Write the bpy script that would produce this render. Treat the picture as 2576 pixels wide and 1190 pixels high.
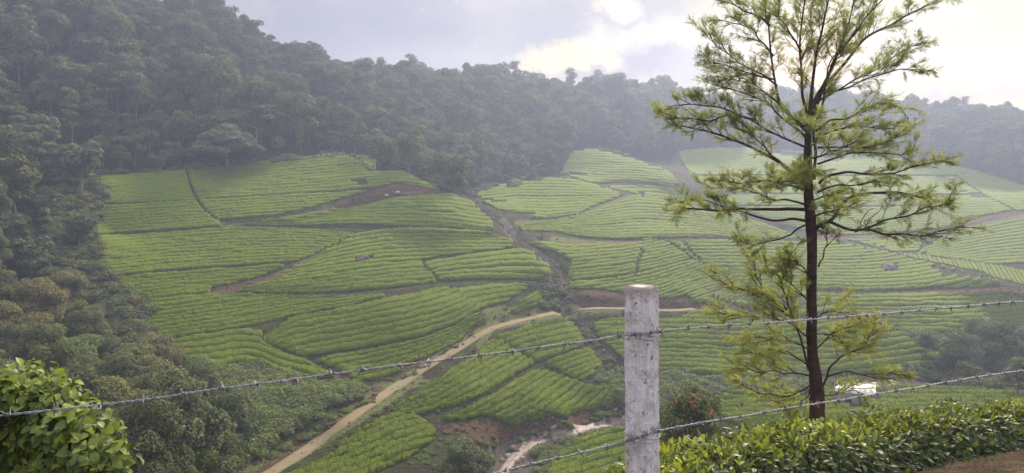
import bpy, math, random
import numpy as np
from mathutils import Vector, Matrix
for _o in list(bpy.data.objects): bpy.data.objects.remove(_o)
S = bpy.context.scene
COL = S.collection
R = math.radians
# ------------------------------------------------------------------ camera, light, exposure
PITCH = 5.24
FPX = 1909.0          # focal length in the units of a 2576 x 1190 tracing of the place
cd = bpy.data.cameras.new('camera'); cd.lens = FPX/2576*36; cd.sensor_width = 36
cd.clip_start = 0.05; cd.clip_end = 3000
cam = bpy.data.objects.new('camera', cd); COL.objects.link(cam)
cam.location = (0, 0, 0); cam.rotation_euler = (R(90-PITCH), 0, 0)
S.camera = cam
S.view_settings.view_transform = 'Standard'; S.view_settings.look = 'None'
S.view_settings.gamma = 1.0; S.view_settings.use_curve_mapping = False
S.view_settings.exposure = 0.85
S.cycles.use_denoising = True
S.cycles.max_bounces = 6; S.cycles.diffuse_bounces = 3; S.cycles.transmission_bounces = 3
S.cycles.transparent_max_bounces = 8; S.cycles.volume_bounces = 0
S.cycles.use_adaptive_sampling = True; S.cycles.adaptive_threshold = 0.02
SUN_AZ, SUN_EL = 24.0, 33.0      # azimuth to the right of the view, elevation
sl = bpy.data.lights.new('sun', 'SUN'); sl.energy = 4.4; sl.angle = R(7); sl.color = (1.0, 0.86, 0.68)
sun = bpy.data.objects.new('sun', sl); COL.objects.link(sun)
_sd = Vector((math.sin(R(SUN_AZ))*math.cos(R(SUN_EL)), math.cos(R(SUN_AZ))*math.cos(R(SUN_EL)), math.sin(R(SUN_EL))))
sun.rotation_euler = _sd.to_track_quat('Z', 'Y').to_euler()
sun.location = (0, 0, 100)

def px_az_el(px, py):
    d = Vector((px-1288, FPX*math.cos(R(PITCH))+(595-py)*math.sin(R(PITCH)), -FPX*math.sin(R(PITCH))+(595-py)*math.cos(R(PITCH))))
    return math.atan2(d.x, d.y), math.atan2(d.z, math.hypot(d.x, d.y))

class NT:
    def __init__(s, tree): s.t = tree; s.n = tree.nodes; s.l = tree.links
    def new(s, typ, **kw):
        n = s.n.new(typ)
        for k, v in kw.items():
            if k.startswith('i_'):
                n.inputs[int(k[2:]) if k[2:].isdigit() else k[2:].replace('_', ' ')].default_value = v
            else: setattr(n, k, v)
        return n
    def put(s, sock, v):
        if hasattr(v, 'is_linked'): s.l.new(v, sock)
        else: sock.default_value = v
    def m(s, op, a, b=0.0, c=None, clamp=False):
        n = s.n.new('ShaderNodeMath'); n.operation = op; n.use_clamp = clamp
        s.put(n.inputs[0], a); s.put(n.inputs[1], b)
        if c is not None: s.put(n.inputs[2], c)
        return n.outputs[0]
    def mix(s, f, a, b, mode='MIX'):
        n = s.n.new('ShaderNodeMix'); n.data_type = 'RGBA'; n.blend_type = mode; n.clamp_factor = True
        s.put(n.inputs[0], f)
        s.put(n.inputs[6], a if hasattr(a, 'is_linked') or len(a) == 4 else (*a, 1))
        s.put(n.inputs[7], b if hasattr(b, 'is_linked') or len(b) == 4 else (*b, 1))
        return n.outputs[2]
    def noise(s, vec, scale, detail=3, rough=.55, dist=0.0, col=False):
        n = s.n.new('ShaderNodeTexNoise'); n.inputs['Scale'].default_value = scale
        n.inputs['Detail'].default_value = detail; n.inputs['Roughness'].default_value = rough
        n.inputs['Distortion'].default_value = dist
        if vec is not None: s.l.new(vec, n.inputs['Vector'])
        return n.outputs[1 if col else 0]
    def ramp(s, f, stops):
        n = s.n.new('ShaderNodeValToRGB'); e = n.color_ramp.elements
        while len(e) < len(stops): e.new(0.5)
        for q, (p, c) in zip(e, stops): q.position = p; q.color = (*c, 1) if len(c) == 3 else c
        s.put(n.inputs[0], f); return n.outputs[0]
    def mr(s, v, a, b, c=0.0, d=1.0):
        n = s.n.new('ShaderNodeMapRange'); s.put(n.inputs[0], v)
        for i, q in enumerate((a, b, c, d)): n.inputs[i+1].default_value = q
        return n.outputs[0]

W = bpy.data.worlds.new('World'); S.world = W; W.use_nodes = True
w = NT(W.node_tree); w.n.clear()
wo = w.new('ShaderNodeOutputWorld'); bg = w.new('ShaderNodeBackground'); w.l.new(bg.outputs[0], wo.inputs[0])
bg.inputs['Strength'].default_value = 0.12
sky = w.new('ShaderNodeTexSky'); sky.sky_type = 'NISHITA'; sky.sun_disc = False
sky.sun_elevation = R(SUN_EL); sky.sun_rotation = R(SUN_AZ); sky.dust_density = 3.0; sky.air_density = 1.0
tc = w.new('ShaderNodeTexCoord'); D_ = tc.outputs['Generated']
warp = w.n.new('ShaderNodeVectorMath'); warp.operation = 'MULTIPLY_ADD'
nz = w.noise(D_, 16.0, 8, .62, col=True)
w.l.new(nz, warp.inputs[0]); warp.inputs[1].default_value = (.11, .11, .085); 
sub = w.n.new('ShaderNodeVectorMath'); sub.operation = 'ADD'; w.l.new(D_, sub.inputs[0]); sub.inputs[1].default_value = (-.055, -.055, -.0425)
w.l.new(sub.outputs[0], warp.inputs[2])
sep = w.new('ShaderNodeSeparateXYZ'); w.l.new(warp.outputs[0], sep.inputs[0])
az = w.m('ARCTAN2', sep.outputs[0], sep.outputs[1])
el = w.m('ARCSINE', w.m('MAXIMUM', w.m('MINIMUM', sep.outputs[2], .999), -.999))
def blob(px, py, rx, ry):
    a, e = px_az_el(px, py)
    u = w.m('DIVIDE', w.m('SUBTRACT', az, a), rx/FPX); v = w.m('DIVIDE', w.m('SUBTRACT', el, e), ry/FPX)
    r2 = w.m('ADD', w.m('MULTIPLY', u, u), w.m('MULTIPLY', v, v))
    return w.m('POWER', 2.718, w.m('MULTIPLY', r2, -1.0))
# whole-sky cloud sheet: cool away from the sun, pale and warm towards it
g1 = blob(2480, 40, 720, 420)
SKYK = .43
base = w.mix(g1, (.66, .635, .70), (1.14, 1.02, .66))
g2 = blob(2400, 130, 430, 260)
base = w.mix(w.m('MULTIPLY', g2, .8), base, (1.22, 1.04, .56))
den = w.noise(D_, 3.2, 6, .58)
dn = w.mr(den, .42, .66)
base = w.mix(w.m('MULTIPLY', dn, w.m('SUBTRACT', .8, w.m('MULTIPLY', g1, .5))), base, (.40, .395, .50))
hi = w.mr(w.noise(D_, 5.5, 4, .6), .55, .72)
base = w.mix(w.m('MULTIPLY', hi, .6), base, (.86, .82, .86))
# openings and darker cloud banks seen over the ridge
fine = w.noise(D_, 22, 7, .62)
for (px, py, rx, ry, amt, c) in [
        (1060, 40, 190, 70, .55, (.40, .40, .53)), (880, 60, 200, 70, .45, (.46, .46, .60)),
        (1420, 70, 210, 75, .6, (.45, .45, .57)),  (1610, 30, 140, 60, .45, (.48, .47, .58)),
        (1440, 150, 120, 46, 1.0, (1.75, 1.36, .62)), (1540, 18, 50, 26, .8, (1.5, 1.25, .85)),
        (1250, 20, 80, 90, .35, (.80, .72, .76)),
        (1660, 90, 160, 40, .8, (1.3, 1.14, .92)),
        (1630, 150, 90, 48, .95, (.48, .45, .56)), (1500, 190, 90, 26, .8, (.48, .45, .57)), (1770, 165, 90, 40, .6, (.62, .58, .68)),
        (2030, 150, 110, 80, .9, (1.50, .98, .58)),
        (2370, 236, 70, 16, .7, (.72, .58, .62)), (2530, 240, 60, 18, .6, (.74, .60, .62))]:
    b = w.mr(w.m('ADD', blob(px, py, rx, ry), w.m('MULTIPLY', w.m('SUBTRACT', fine, .5), .8)), .12, .75)
    base = w.mix(w.m('MULTIPLY', b, amt), base, c)
sc = w.n.new('ShaderNodeVectorMath'); sc.operation = 'SCALE'; w.l.new(base, sc.inputs[0]); w.l.new(w.m('MULTIPLY', w.m('ADD', 1.0, w.m('MULTIPLY', w.m('MAXIMUM', w.m('SUBTRACT', sep.outputs[2], .18), 0), 4.4)), SKYK/0.12), sc.inputs['Scale'])
w.l.new(w.mix(.975, sky.outputs[0], sc.outputs[0]), bg.inputs['Color'])

# ------------------------------------------------------------------ helpers
rng = np.random.default_rng(7)
def mesh_np(name, V, F, attrs=None, smooth=False, uv=None):
    """V (n,3); F list of arrays of shape (m,k)"""
    if isinstance(F, np.ndarray): F = [F]
    F = [np.asarray(f, dtype=np.int32) for f in F if len(f)]
    V = np.asarray(V, dtype=np.float32)
    me = bpy.data.meshes.new(name)
    me.vertices.add(len(V)); me.vertices.foreach_set('co', V.ravel())
    tot = np.concatenate([np.full(len(f), f.shape[1], dtype=np.int32) for f in F])
    idx = np.concatenate([f.ravel() for f in F])
    me.loops.add(len(idx)); me.loops.foreach_set('vertex_index', idx)
    me.polygons.add(len(tot))
    st = np.concatenate([[0], np.cumsum(tot)[:-1]]).astype(np.int32)
    me.polygons.foreach_set('loop_start', st)
    if smooth: me.polygons.foreach_set('use_smooth', np.ones(len(tot), dtype=bool))
    for k, (dom, typ, arr) in (attrs or {}).items():
        a = me.attributes.new(k, typ, dom)
        a.data.foreach_set('value' if typ == 'FLOAT' else 'color' if 'COLOR' in typ else 'vector', np.asarray(arr, dtype=np.float32).ravel())
    me.update(); me.validate(verbose=False)
    return me
def ob(name, me, mat=None, parent=None, **props):
    o = bpy.data.objects.new(name, me); COL.objects.link(o)
    if mat is not None and me is not None and not me.materials: me.materials.append(mat)
    if parent: o.parent = parent
    for k, v in props.items(): o[k] = v
    return o
def thing(name, label, cat, loc=(0, 0, 0), group=None, rz=0.0):
    o = bpy.data.objects.new(name, None); COL.objects.link(o); o.location = loc; o.rotation_euler = (0, 0, rz)
    o.empty_display_size = .3
    o['label'] = label; o['category'] = cat
    if group: o['group'] = group
    return o
def dup(root, loc, rz=0, scale=1.0, label=None, group=None):
    r = root.copy(); COL.objects.link(r); r.location = loc; r.rotation_euler = (0, 0, rz)
    r.scale = (scale,)*3 if not hasattr(scale, '__len__') else scale
    if label: r['label'] = label
    if group: r['group'] = group
    for ch in list(root.children):
        c = ch.copy(); COL.objects.link(c); c.parent = r
    return r
def hsh(i):
    i = (i.astype(np.int64)*374761393 + 668265263) & 0xffffffff
    i = ((i ^ (i >> 13))*1274126177) & 0xffffffff
    return ((i ^ (i >> 16)) & 0xffff)/65535.0
def vnoise(P, scale=1.0, seed=0):
    P = np.atleast_2d(P)*scale; k = P.shape[1]
    i = np.floor(P).astype(np.int64); f = P-i; f = f*f*(3-2*f)
    out = np.zeros(len(P))
    mul = (1, 7919, 104729)
    for c in range(2**k):
        wgt = np.ones(len(P)); key = np.full(len(P), seed*31337, dtype=np.int64)
        for a in range(k):
            b = (c >> a) & 1
            wgt = wgt*(f[:, a] if b else 1-f[:, a]); key = key + (i[:, a]+b)*mul[a]
        out += wgt*hsh(key)
    return out*2-1
def fbm(P, scale, oct=3, seed=0):
    s = np.zeros(len(np.atleast_2d(P))); a = 1.0
    for o in range(oct): s += a*vnoise(P, scale*2**o, seed+o); a *= .5
    return s/1.75
def inpoly(px, py, poly):
    px = np.asarray(px, float); py = np.asarray(py, float); r = np.zeros(px.shape, bool)
    n = len(poly)
    for i in range(n):
        x1, y1 = poly[i]; x2, y2 = poly[(i+1) % n]
        if y1 == y2: continue
        c = ((y1 > py) != (y2 > py)) & (px < (x2-x1)*(py-y1)/(y2-y1)+x1)
        r ^= c
    return r
def dpoly(px, py, line):
    d = np.full(np.shape(px), 1e9)
    for (x1, y1), (x2, y2) in zip(line[:-1], line[1:]):
        dx, dy = x2-x1, y2-y1; L = dx*dx+dy*dy+1e-9
        t = np.clip(((px-x1)*dx+(py-y1)*dy)/L, 0, 1)
        d = np.minimum(d, np.hypot(px-x1-t*dx, py-y1-t*dy))
    return d
def resample(line, n):
    L = np.asarray(line, float); s = np.concatenate([[0], np.cumsum(np.hypot(*np.diff(L[:, :2], axis=0).T))])
    t = np.linspace(0, s[-1], n)
    # smooth it a little: Catmull-like via dense linear + box filter
    P = np.stack([np.interp(t, s, L[:, k]) for k in range(L.shape[1])], 1)
    if n > 12:
        k = max(1, n//24); ker = np.ones(2*k+1)/(2*k+1)
        Q = np.stack([np.convolve(np.pad(P[:, c], k, mode='reflect', reflect_type='odd'), ker, 'valid') for c in range(P.shape[1])], 1)
        P = Q
    return P
def tube(pts, rad, sides=6, cap=True):
    P = np.asarray(pts, float); n = len(P); rad = np.broadcast_to(np.asarray(rad, float), (n,))
    T = np.gradient(P, axis=0); T /= np.linalg.norm(T, axis=1)[:, None]+1e-9
    up = np.array([0, 0, 1.]) if abs(T[0, 2]) < .9 else np.array([1., 0, 0])
    A = np.cross(T, up); A /= np.linalg.norm(A, axis=1)[:, None]+1e-9
    B = np.cross(T, A)
    a = np.arange(sides)/sides*2*np.pi
    V = P[:, None]+rad[:, None, None]*(np.cos(a)[None, :, None]*A[:, None]+np.sin(a)[None, :, None]*B[:, None])
    i = np.arange(n-1)[:, None]*sides; j = np.arange(sides)[None]
    F = np.stack([i+j, i+(j+1) % sides, i+sides+(j+1) % sides, i+sides+j], -1).reshape(-1, 4)
    V = V.reshape(-1, 3)
    if cap:
        V = np.concatenate([V, P[-1:]+T[-1:]*rad[-1], P[:1]]); e = len(V)-2; b = (n-1)*sides
        F = np.concatenate([F, np.stack([b+np.arange(sides), b+(np.arange(sides)+1) % sides, np.full(sides, e), np.full(sides, e)], 1)])
    return V, F
class Acc:
    def __init__(s): s.V = []; s.F = []; s.n = 0; s.A = []
    def add(s, V, F, a=None):
        s.V.append(np.asarray(V, float)); s.F.append(np.asarray(F)+s.n); s.n += len(V)
        if a is not None: s.A.append(np.broadcast_to(np.asarray(a, float), (len(V),)))
    def mesh(s, name, smooth=False, attr=None):
        V = np.concatenate(s.V); F4 = np.concatenate(s.F)
        if F4.shape[1] == 4:
            deg = F4[:, 2] == F4[:, 3]; F = [F4[~deg], F4[deg][:, :3]]
        else: F = [F4]
        at = {attr: ('POINT', 'FLOAT', np.concatenate(s.A))} if attr and s.A else None
        return mesh_np(name, V, F, at, smooth)

# ------------------------------------------------------------------ picture-tracing to place
ct, st_ = math.cos(R(PITCH)), math.sin(R(PITCH))
def raydir(px, py):
    px = np.asarray(px, float); py = np.asarray(py, float)
    d = np.stack([px-1288, FPX*ct+(595-py)*st_, -FPX*st_+(595-py)*ct], -1)
    return d/d[..., 1:2]
def at(px, py, Y): return raydir(px, py)*np.asarray(Y, float)[..., None]
def project(P):
    P = np.asarray(P, float); f = P[..., 1]*ct-P[..., 2]*st_; u = P[..., 1]*st_+P[..., 2]*ct
    f = np.where(f < .01, .01, f)
    return 1288+FPX*P[..., 0]/f, 595-FPX*u/f
# ------------------------------------------------------------------ terrain
VIS = [  # traced column, row, distance
 (960,957,98),(1000,800,112),(900,740,122),(900,650,136),(900,580,148),(900,500,163),(880,440,176),(870,391,189),
 (280,440,158),(275,510,145),(235,600,132),(270,700,120),(400,780,110),(420,860,103),(540,925,97),(650,600,142),(600,700,126),(600,800,112),(600,500,158),(600,420,175),
 (1000,430,176),(1112,484,164),(1000,560,151),(1100,540,152),(1180,500,190),(1240,566,160),(1280,568,164),(1330,615,151),(1260,625,149),(1100,640,142),(1380,685,137),(1420,700,138),(1420,765,131),(1300,720,131),(1100,740,124),(1200,785,117),(1340,770,124),
 (1180,840,111),(1080,910,102),(1200,860,109),(1300,808,119),(1450,782,128),(1570,779,131),(1700,782,133),
 (1100,930,98),(1200,950,97),(1300,980,96),(1420,1045,92),(1290,1075,88),(1490,850,120),(1400,860,114),(1400,960,103),(1520,980,103),(1560,935,112),(1180,1010,90),
 (1430,735,132),(1440,660,144),(1700,605,166),(1560,612,160),(1690,680,149),(1850,770,136),(1900,700,155),(1380,612,157),
 (1310,575,168),(1600,492,212),(1900,603,178),(1900,556,198),(1500,560,180),(1700,560,185),(1760,520,212),(2000,600,190),
 (1370,445,232),(1200,492,206),(1560,490,212),(1350,548,180),(1330,500,205),
 (1480,375,284),(1600,402,275),(1700,462,250),(1520,467,240),(1425,440,250),
 (1730,385,322),(1880,374,335),(1900,420,310),(1850,490,262),(1950,555,235),(2080,590,220),
 (2300,400,325),(2560,468,290),(2400,520,240),(2560,560,215),(2300,595,210),(2560,640,190),(2260,620,202),(2200,480,265),
 (2115,613,188),(2225,638,180),(2307,660,172),(2390,676,164),(2508,710,152),(2576,700,165),(2250,690,163),(2280,732,150),(2060,700,156),(2080,735,148),(2500,735,146),(2576,745,147),(1990,762,140),
 (2260,790,138),(2400,800,134),(2300,846,130),(2500,836,132),
 (2057,766,137),(2184,805,127),(2288,855,121),(2366,896,117),(2250,900,115),(1750,785,131),(1750,860,120),(1680,935,111),(1900,870,119),(1950,948,111),(2150,942,111),(2300,933,112),
 (2450,935,118),(2576,930,122),(2576,860,140),(2400,965,108),(2576,975,105),
 (2300,958,109),(2160,1003,93),(1960,990,96),(1750,960,105),(1780,1010,96),(2240,980,94),(2450,990,88),(1900,1060,78),(2300,1050,76),(2576,1045,74),
 (1450,1170,80),(1550,1180,77),(1500,1090,90),(1350,1180,82),(1610,1060,92),
 (1290,1145,84),(1330,1118,87),(1400,1085,91),(1480,1078,94),(1560,1062,97),
 (1000,1130,78),(1080,1090,83),(900,1190,72),(700,1190,70),(850,1062,81),(960,1010,87),(1040,960,94),(1150,1120,80),
 (700,1000,86),(600,960,93),(640,1100,77),(560,1180,69),(900,985,92),
]
def ridge(px, py, Y, h): p = at(px, py, Y); return (p[0], p[1], p[2]-h)
HID = [(-30,200,-5),(-22,190,-8.5),(-12,196,-9),(0,240,-6.5),(15,256,-4.5),(40,308,5),(62,235,-19),(82,225,-21),(50,140,-30.5),(62,134,-31),
 (0,-25,-1.2),(-45,-25,-1),(45,-25,-1.5),(0,0,-1.7),(.5,2.7,-1.85),(-1.3,1.8,-1.75),(3,3,-1.9),(2.5,6.3,-2.75),(5.5,8,-3.0),(4.6,6.5,-2.6),(-2.7,4.5,-2.5),(-3,7,-4.0),
 (6.4,16,-5.6),(-3,15,-7.6),(-10,30,-15),(0,40,-20.5),(0,60,-28),(20,40,-14.5),(20,60,-22.5),(8,40,-19.5),(12,60,-26.5),(5.5,25,-13),(0,20,-11),(2,12,-6),(3.6,15,-7.5),(45,45,-16),(-12,12,-7),(25,12,-6.5),(12,14,-6.0),(50,10,-3),
 (-25,40,-20),(-45,30,-14),(-30,60,-26),(-50,60,-21),(-22,80,-29),(-48,85,-25.5),(-75,80,-18),(-60,110,-22),(-80,120,-12),(-110,120,2),(-74,140,-12),(-95,160,2),(-140,160,25),(-80,10,5),(-100,60,6),
 ridge(470,-5,232,10), ridge(100,-140,215,10), ridge(700,100,250,9), ridge(870,165,262,9), ridge(1100,175,300,9), ridge(1300,195,330,9), ridge(1500,215,355,9), ridge(1700,212,400,10), ridge(2100,232,430,10), ridge(2350,275,410,10), ridge(2576,300,385,9),
 (-60,215,12),(-20,250,9),(20,290,6),(50,340,20),(100,380,16),(150,370,8),
 (-110,290,30),(-60,330,20),(0,400,15),(60,460,18),(140,510,20),(230,440,5),(220,300,3),(200,200,-4),(180,120,-12),(130,60,-10),(-200,200,58),(-200,320,50),(-160,80,15),(0,540,-5),(-200,500,10),(260,540,5),(300,100,0)]
C = np.array([tuple(at(a, b, y)) for a, b, y in VIS]+HID)
def tps(r2): return .5*r2*np.log(r2+1e-12)
_x = C[:, :2]/100
_K = tps(((_x[:, None]-_x[None])**2).sum(-1)); _n = len(_x)
_K += np.eye(_n)*2e-4
_P = np.concatenate([np.ones((_n, 1)), _x], 1)
_M = np.block([[_K, _P], [_P.T, np.zeros((3, 3))]])
_w = np.linalg.solve(_M, np.concatenate([C[:, 2], np.zeros(3)]))
def hraw(X, Y):
    q = np.stack([X.ravel(), Y.ravel()], 1)/100; out = np.empty(len(q))
    for i in range(0, len(q), 20000):
        z = q[i:i+20000]
        out[i:i+20000] = tps(((z[:, None]-_x[None])**2).sum(-1))@_w[:_n]+_w[_n]+z@_w[_n+1:]
    return out.reshape(X.shape)
def grade(stops):   # piecewise constant spacing
    v = []
    for (a, b, s) in stops: v += list(np.arange(a, b, s))
    v.append(stops[-1][1]); return np.array(v)
GX = grade([(-230,-120,5),(-120,-60,1.4),(-60,-10,.8),(-10,12,.4),(12,90,.8),(90,160,1.4),(160,240,3),(240,345,5)])
GY = grade([(-30,0,2.5),(0,14,.4),(14,70,1.1),(70,170,.7),(170,260,1.1),(260,420,2.2),(420,500,5)])
gx, gy = np.meshgrid(GX, GY)
# coarse solve, then refine by linear interpolation of the smooth surface (fast)
GZ = hraw(gx, gy)
def height(X, Y):
    X = np.clip(X, GX[0]+.01, GX[-1]-.01); Y = np.clip(Y, GY[0]+.01, GY[-1]-.01)
    i = np.searchsorted(GX, X)-1; j = np.searchsorted(GY, Y)-1
    u = (X-GX[i])/(GX[i+1]-GX[i]); v = (Y-GY[j])/(GY[j+1]-GY[j])
    return GZ[j, i]*(1-u)*(1-v)+GZ[j, i+1]*u*(1-v)+GZ[j+1, i]*(1-u)*v+GZ[j+1, i+1]*u*v
_steps = np.concatenate([np.arange(12, 60, 1.5), np.arange(60, 260, .8), np.arange(260, 600, 2.5)])
def cast(px, py, y0=12):
    """first terrain point seen along traced directions"""
    px = np.asarray(px, float).ravel(); py = np.asarray(py, float).ravel()
    d = raydir(px, py); n = len(px); hit = np.full(n, np.nan); prev = np.full(n, float(y0)); act = np.ones(n, bool)
    st = _steps if y0 >= 12 else np.concatenate([np.arange(y0, 12, .25), _steps])
    lo = np.zeros(n); hi = np.zeros(n); got = np.zeros(n, bool)
    for s in st:
        ii = np.where(~got)[0]
        if not len(ii): break
        below = d[ii, 2]*s < height(d[ii, 0]*s, np.full(len(ii), s))
        k = ii[below]; lo[k] = prev[k]; hi[k] = s; got[k] = True; prev[ii] = s
    for _ in range(12):
        mid = (lo+hi)/2; b = d[:, 2]*mid < height(d[:, 0]*mid, mid)
        hi = np.where(b, mid, hi); lo = np.where(b, lo, mid)
    Y = np.where(got, hi, np.nan)
    return d*Y[:, None]
# roads: (traced line, half width in metres)
ROAD = [(640,1212),(680,1190),(760,1140),(850,1075),(950,1003),(1030,950),(1100,905),(1165,872),(1195,848),(1222,830),(1270,815),(1330,802),(1400,785),(1470,776),(1540,775),(1620,778),(1700,783),(1745,777)]
PATHS = [  # narrow earth terraces between plots, with half width
 ([(1870,781),(1930,782),(1985,772),(2057,735),(2120,738),(2184,737),(2280,736),(2346,733),(2420,731),(2500,725),(2576,736)], 1.1),
 ([(575,569),(640,560),(720,556),(800,540),(880,518),(940,498),(1000,484),(1060,482),(1120,486)], 1.2),
 ([(560,574),(700,573),(850,577),(1000,577),(1140,585),(1240,590)], .7),
 ([(560,735),(620,728),(700,690),(760,658),(830,625),(900,590)], .7),
 ([(600,740),(760,743),(900,739),(980,731),(1080,717),(1200,708),(1340,709)], .7),
 ([(1300,585),(1400,592),(1480,607),(1560,610),(1660,604),(1800,603),(1990,608)], .9),
 ([(1595,490),(1560,505),(1500,526),(1440,547),(1380,556),(1320,560),(1295,578)], 1.1),
 ([(1505,467),(1560,462),(1640,466),(1720,478),(1790,500)], 1.3),
 ([(2330,640),(2340,618),(2370,600),(2430,580),(2576,546)], 1.2),
 ([(1270,790),(1330,752),(1380,720)], .5)]
STREAM = [(1230,1260),(1275,1170),(1300,1140),(1325,1118),(1375,1100),(1435,1086),(1500,1076),(1555,1065),(1620,1050),(1800,1020),(2000,990),(2200,972),(2300,964),(2380,966),(2430,950)]
GULLY = [(1195,500),(1240,545),(1275,572),(1300,592),(1345,625),(1390,655),(1412,690),(1415,725),(1405,755),(1440,800),(1470,835),(1490,870),(1520,900),(1550,935),(1570,990),(1560,1050)]
def worldline(line, n=160):
    L = resample(line, n); return cast(L[:, 0], L[:, 1])
def carve(Wl, half, blend, depth=0.0, bank=0.0, level=True):
    """level a bench along a world line (moves the terrain grid)"""
    global GZ
    ok = ~np.isnan(Wl[:, 1]); Wl = Wl[ok]
    z = np.convolve(np.pad(Wl[:, 2], 5, mode='edge'), np.ones(11)/11, 'valid')
    lo = Wl[:, :2].min(0)-half-blend; hi = Wl[:, :2].max(0)+half+blend
    m = (gx > lo[0]) & (gx < hi[0]) & (gy > lo[1]) & (gy < hi[1])
    q = np.stack([gx[m], gy[m]], 1); best = np.full(len(q), 1e9); zz = np.zeros(len(q))
    for a, b, za, zb in zip(Wl[:-1], Wl[1:], z[:-1], z[1:]):
        d = b[:2]-a[:2]; L = d@d+1e-9
        if L > 100: continue
        t = np.clip(((q-a[:2])@d)/L, 0, 1); dist = np.hypot(*(q-a[:2]-t[:, None]*d).T)
        k = dist < best; best[k] = dist[k]; zz[k] = (za+t*(zb-za))[k]
    f = np.clip(1-(best-half)/blend, 0, 1); f = f*f*(3-2*f)
    base = GZ[m]
    GZ[m] = base*(1-f)+(zz-depth)*f if level else base-depth*f
road_w = worldline(ROAD, 260)
path_w = [worldline(l, 120) for l, h in PATHS]
carve(road_w, 1.8, 1.5)
for (l, h), pw in zip(PATHS, path_w): carve(pw, h*1.1, 1.2)
stream_w = worldline(STREAM, 200); carve(stream_w, 1.2, 2.2, .7)
gully_w = worldline(GULLY, 120); carve(gully_w, .4, 2.6, .9, level=False)
GZ += 0.10*fbm(np.stack([gx.ravel(), gy.ravel()], 1), .45, 3, 5).reshape(GZ.shape)*np.clip((gy-20)/20, 0.25, 1)
road_w = worldline(ROAD, 260)

# --------------------------------------------------------------- what covers the ground, by traced place
vp = np.stack([gx, gy, GZ], -1); vx, vy = project(vp)
vis = vp[..., 1] > 30
def cover(items, soft=4.0):
    w_ = np.zeros(gx.shape)
    for it in items:
        if isinstance(it, tuple): d = dpoly(vx, vy, it[0]); v = np.clip(1-(d-it[1])/max(soft, it[1]*.6), 0, 1)
        else: v = inpoly(vx, vy, it).astype(float)
        w_ = np.maximum(w_, v)
    return w_*vis
SOIL = [  # bare red-brown banks
 [(1425,735),(1500,728),(1560,737),(1650,751),(1720,757),(1800,768),(1900,776),(1900,790),(1800,788),(1700,779),(1560,772),(1470,771),(1425,775)],
 [(1220,790),(1205,815),(1180,835),(1165,858),(1120,885),(1060,910),(1012,925),(1012,948),(940,966),(950,1010),(1030,945),(1100,900),(1160,868),(1190,845),(1215,825),(1240,800)],
 [(555,557),(690,546),(800,527),(870,502),(940,480),(1000,463),(1060,470),(1110,482),(1060,490),(1000,484),(930,497),(850,523),(760,545),(640,556),(560,566)],
 [(528,735),(600,715),(650,702),(700,685),(740,663),(830,622),(900,588),(910,592),(840,625),(760,668),(690,706),(600,735)],
 [(1400,575),(1480,592),(1560,598),(1650,593),(1900,598),(1900,606),(1650,603),(1560,609),(1480,604)],
 [(1090,1062),(1190,1058),(1240,1052),(1290,1078),(1320,1070),(1420,1052),(1520,1030),(1575,1040),(1560,1070),(1480,1076),(1400,1085),(1330,1105),(1260,1120),(1180,1100),(1110,1080)],
 [(2057,728),(2184,733),(2280,732),(2404,728),(2510,718),(2576,722),(2576,748),(2500,735),(2400,739),(2280,742),(2140,744),(2057,741)],
 [(1660,940),(1830,948),(1900,955),(1950,965),(1850,975),(1750,955),(1660,945)],
 [(860,915),(890,935),(880,955),(800,945)], [(570,930),(640,915),(700,945),(660,965),(580,945)],
 [(1500,466),(1560,458),(1640,463),(1720,478),(1770,480),(1800,500),(1700,478),(1600,470)],
 [(2404,556),(2500,541),(2576,530),(2576,541),(2500,549),(2426,566)],
 [(2050,585),(2250,590),(2300,600),(2280,606),(2050,600)],
 [(640,1212),(560,1190),(700,1090),(850,1030),(940,985),(960,1000),(850,1070),(760,1135)]]
GRASS = [ # grassy verges
 ([(1205,870),(1240,825),(1300,812),(1400,800),(1480,788),(1560,787)], 5),
 ([(1190,830),(1215,812),(1260,800),(1300,798)], 12),
 ([(560,566),(620,568),(720,560)], 5), ([(1240,770),(1290,800),(1380,780)], 12),
 ([(700,1180),(840,1098),(960,1020),(1060,950)], 5), ([(1000,960),(1180,845)], 4),
 ([(1430,700),(1435,740)], 8), ([(1300,560),(1380,556),(1500,525),(1580,498)], 4),
 ([(1390,600),(1480,612),(1580,613)], 4), ([(2420,580),(2576,545)], 6), ([(2140,585),(2300,610)], 6),
 [(1340,1215),(1356,1150),(1420,1110),(1540,1070),(1620,1050),(1620,1100),(1500,1120),(1440,1215)],
 [(1660,955),(1850,975),(2000,960),(2000,1000),(1800,1010),(1780,1040),(1660,1010)],
 [(540,940),(700,970),(950,985),(900,1030),(760,1110),(640,1190),(540,1190)],
 ([(1225,780),(1275,790),(1330,765)], 8), ([(960,970),(1100,965),(1010,955)], 4)]
ROCKY = [([(1405,770),(1440,790),(1470,830),(1490,870),(1530,905)], 9), ([(1345,630),(1400,670),(1415,715)], 5),
 [(1230,1110),(1330,1095),(1420,1078),(1560,1055),(1570,1072),(1470,1092),(1400,1110),(1350,1130),(1330,1190),(1230,1190)],
 ([(1265,560),(1290,590)], 9), ([(2300,940),(2440,945)], 16), ([(900,650),(940,662)], 7), ([(1700,560),(1720,575)], 3)]
soil = cover(SOIL, 3); grass = cover(GRASS, 5); rocky = cover(ROCKY, 5)
near = np.clip((14-gy)/4, 0, 1); soil = np.maximum(soil, near*.55)
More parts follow.
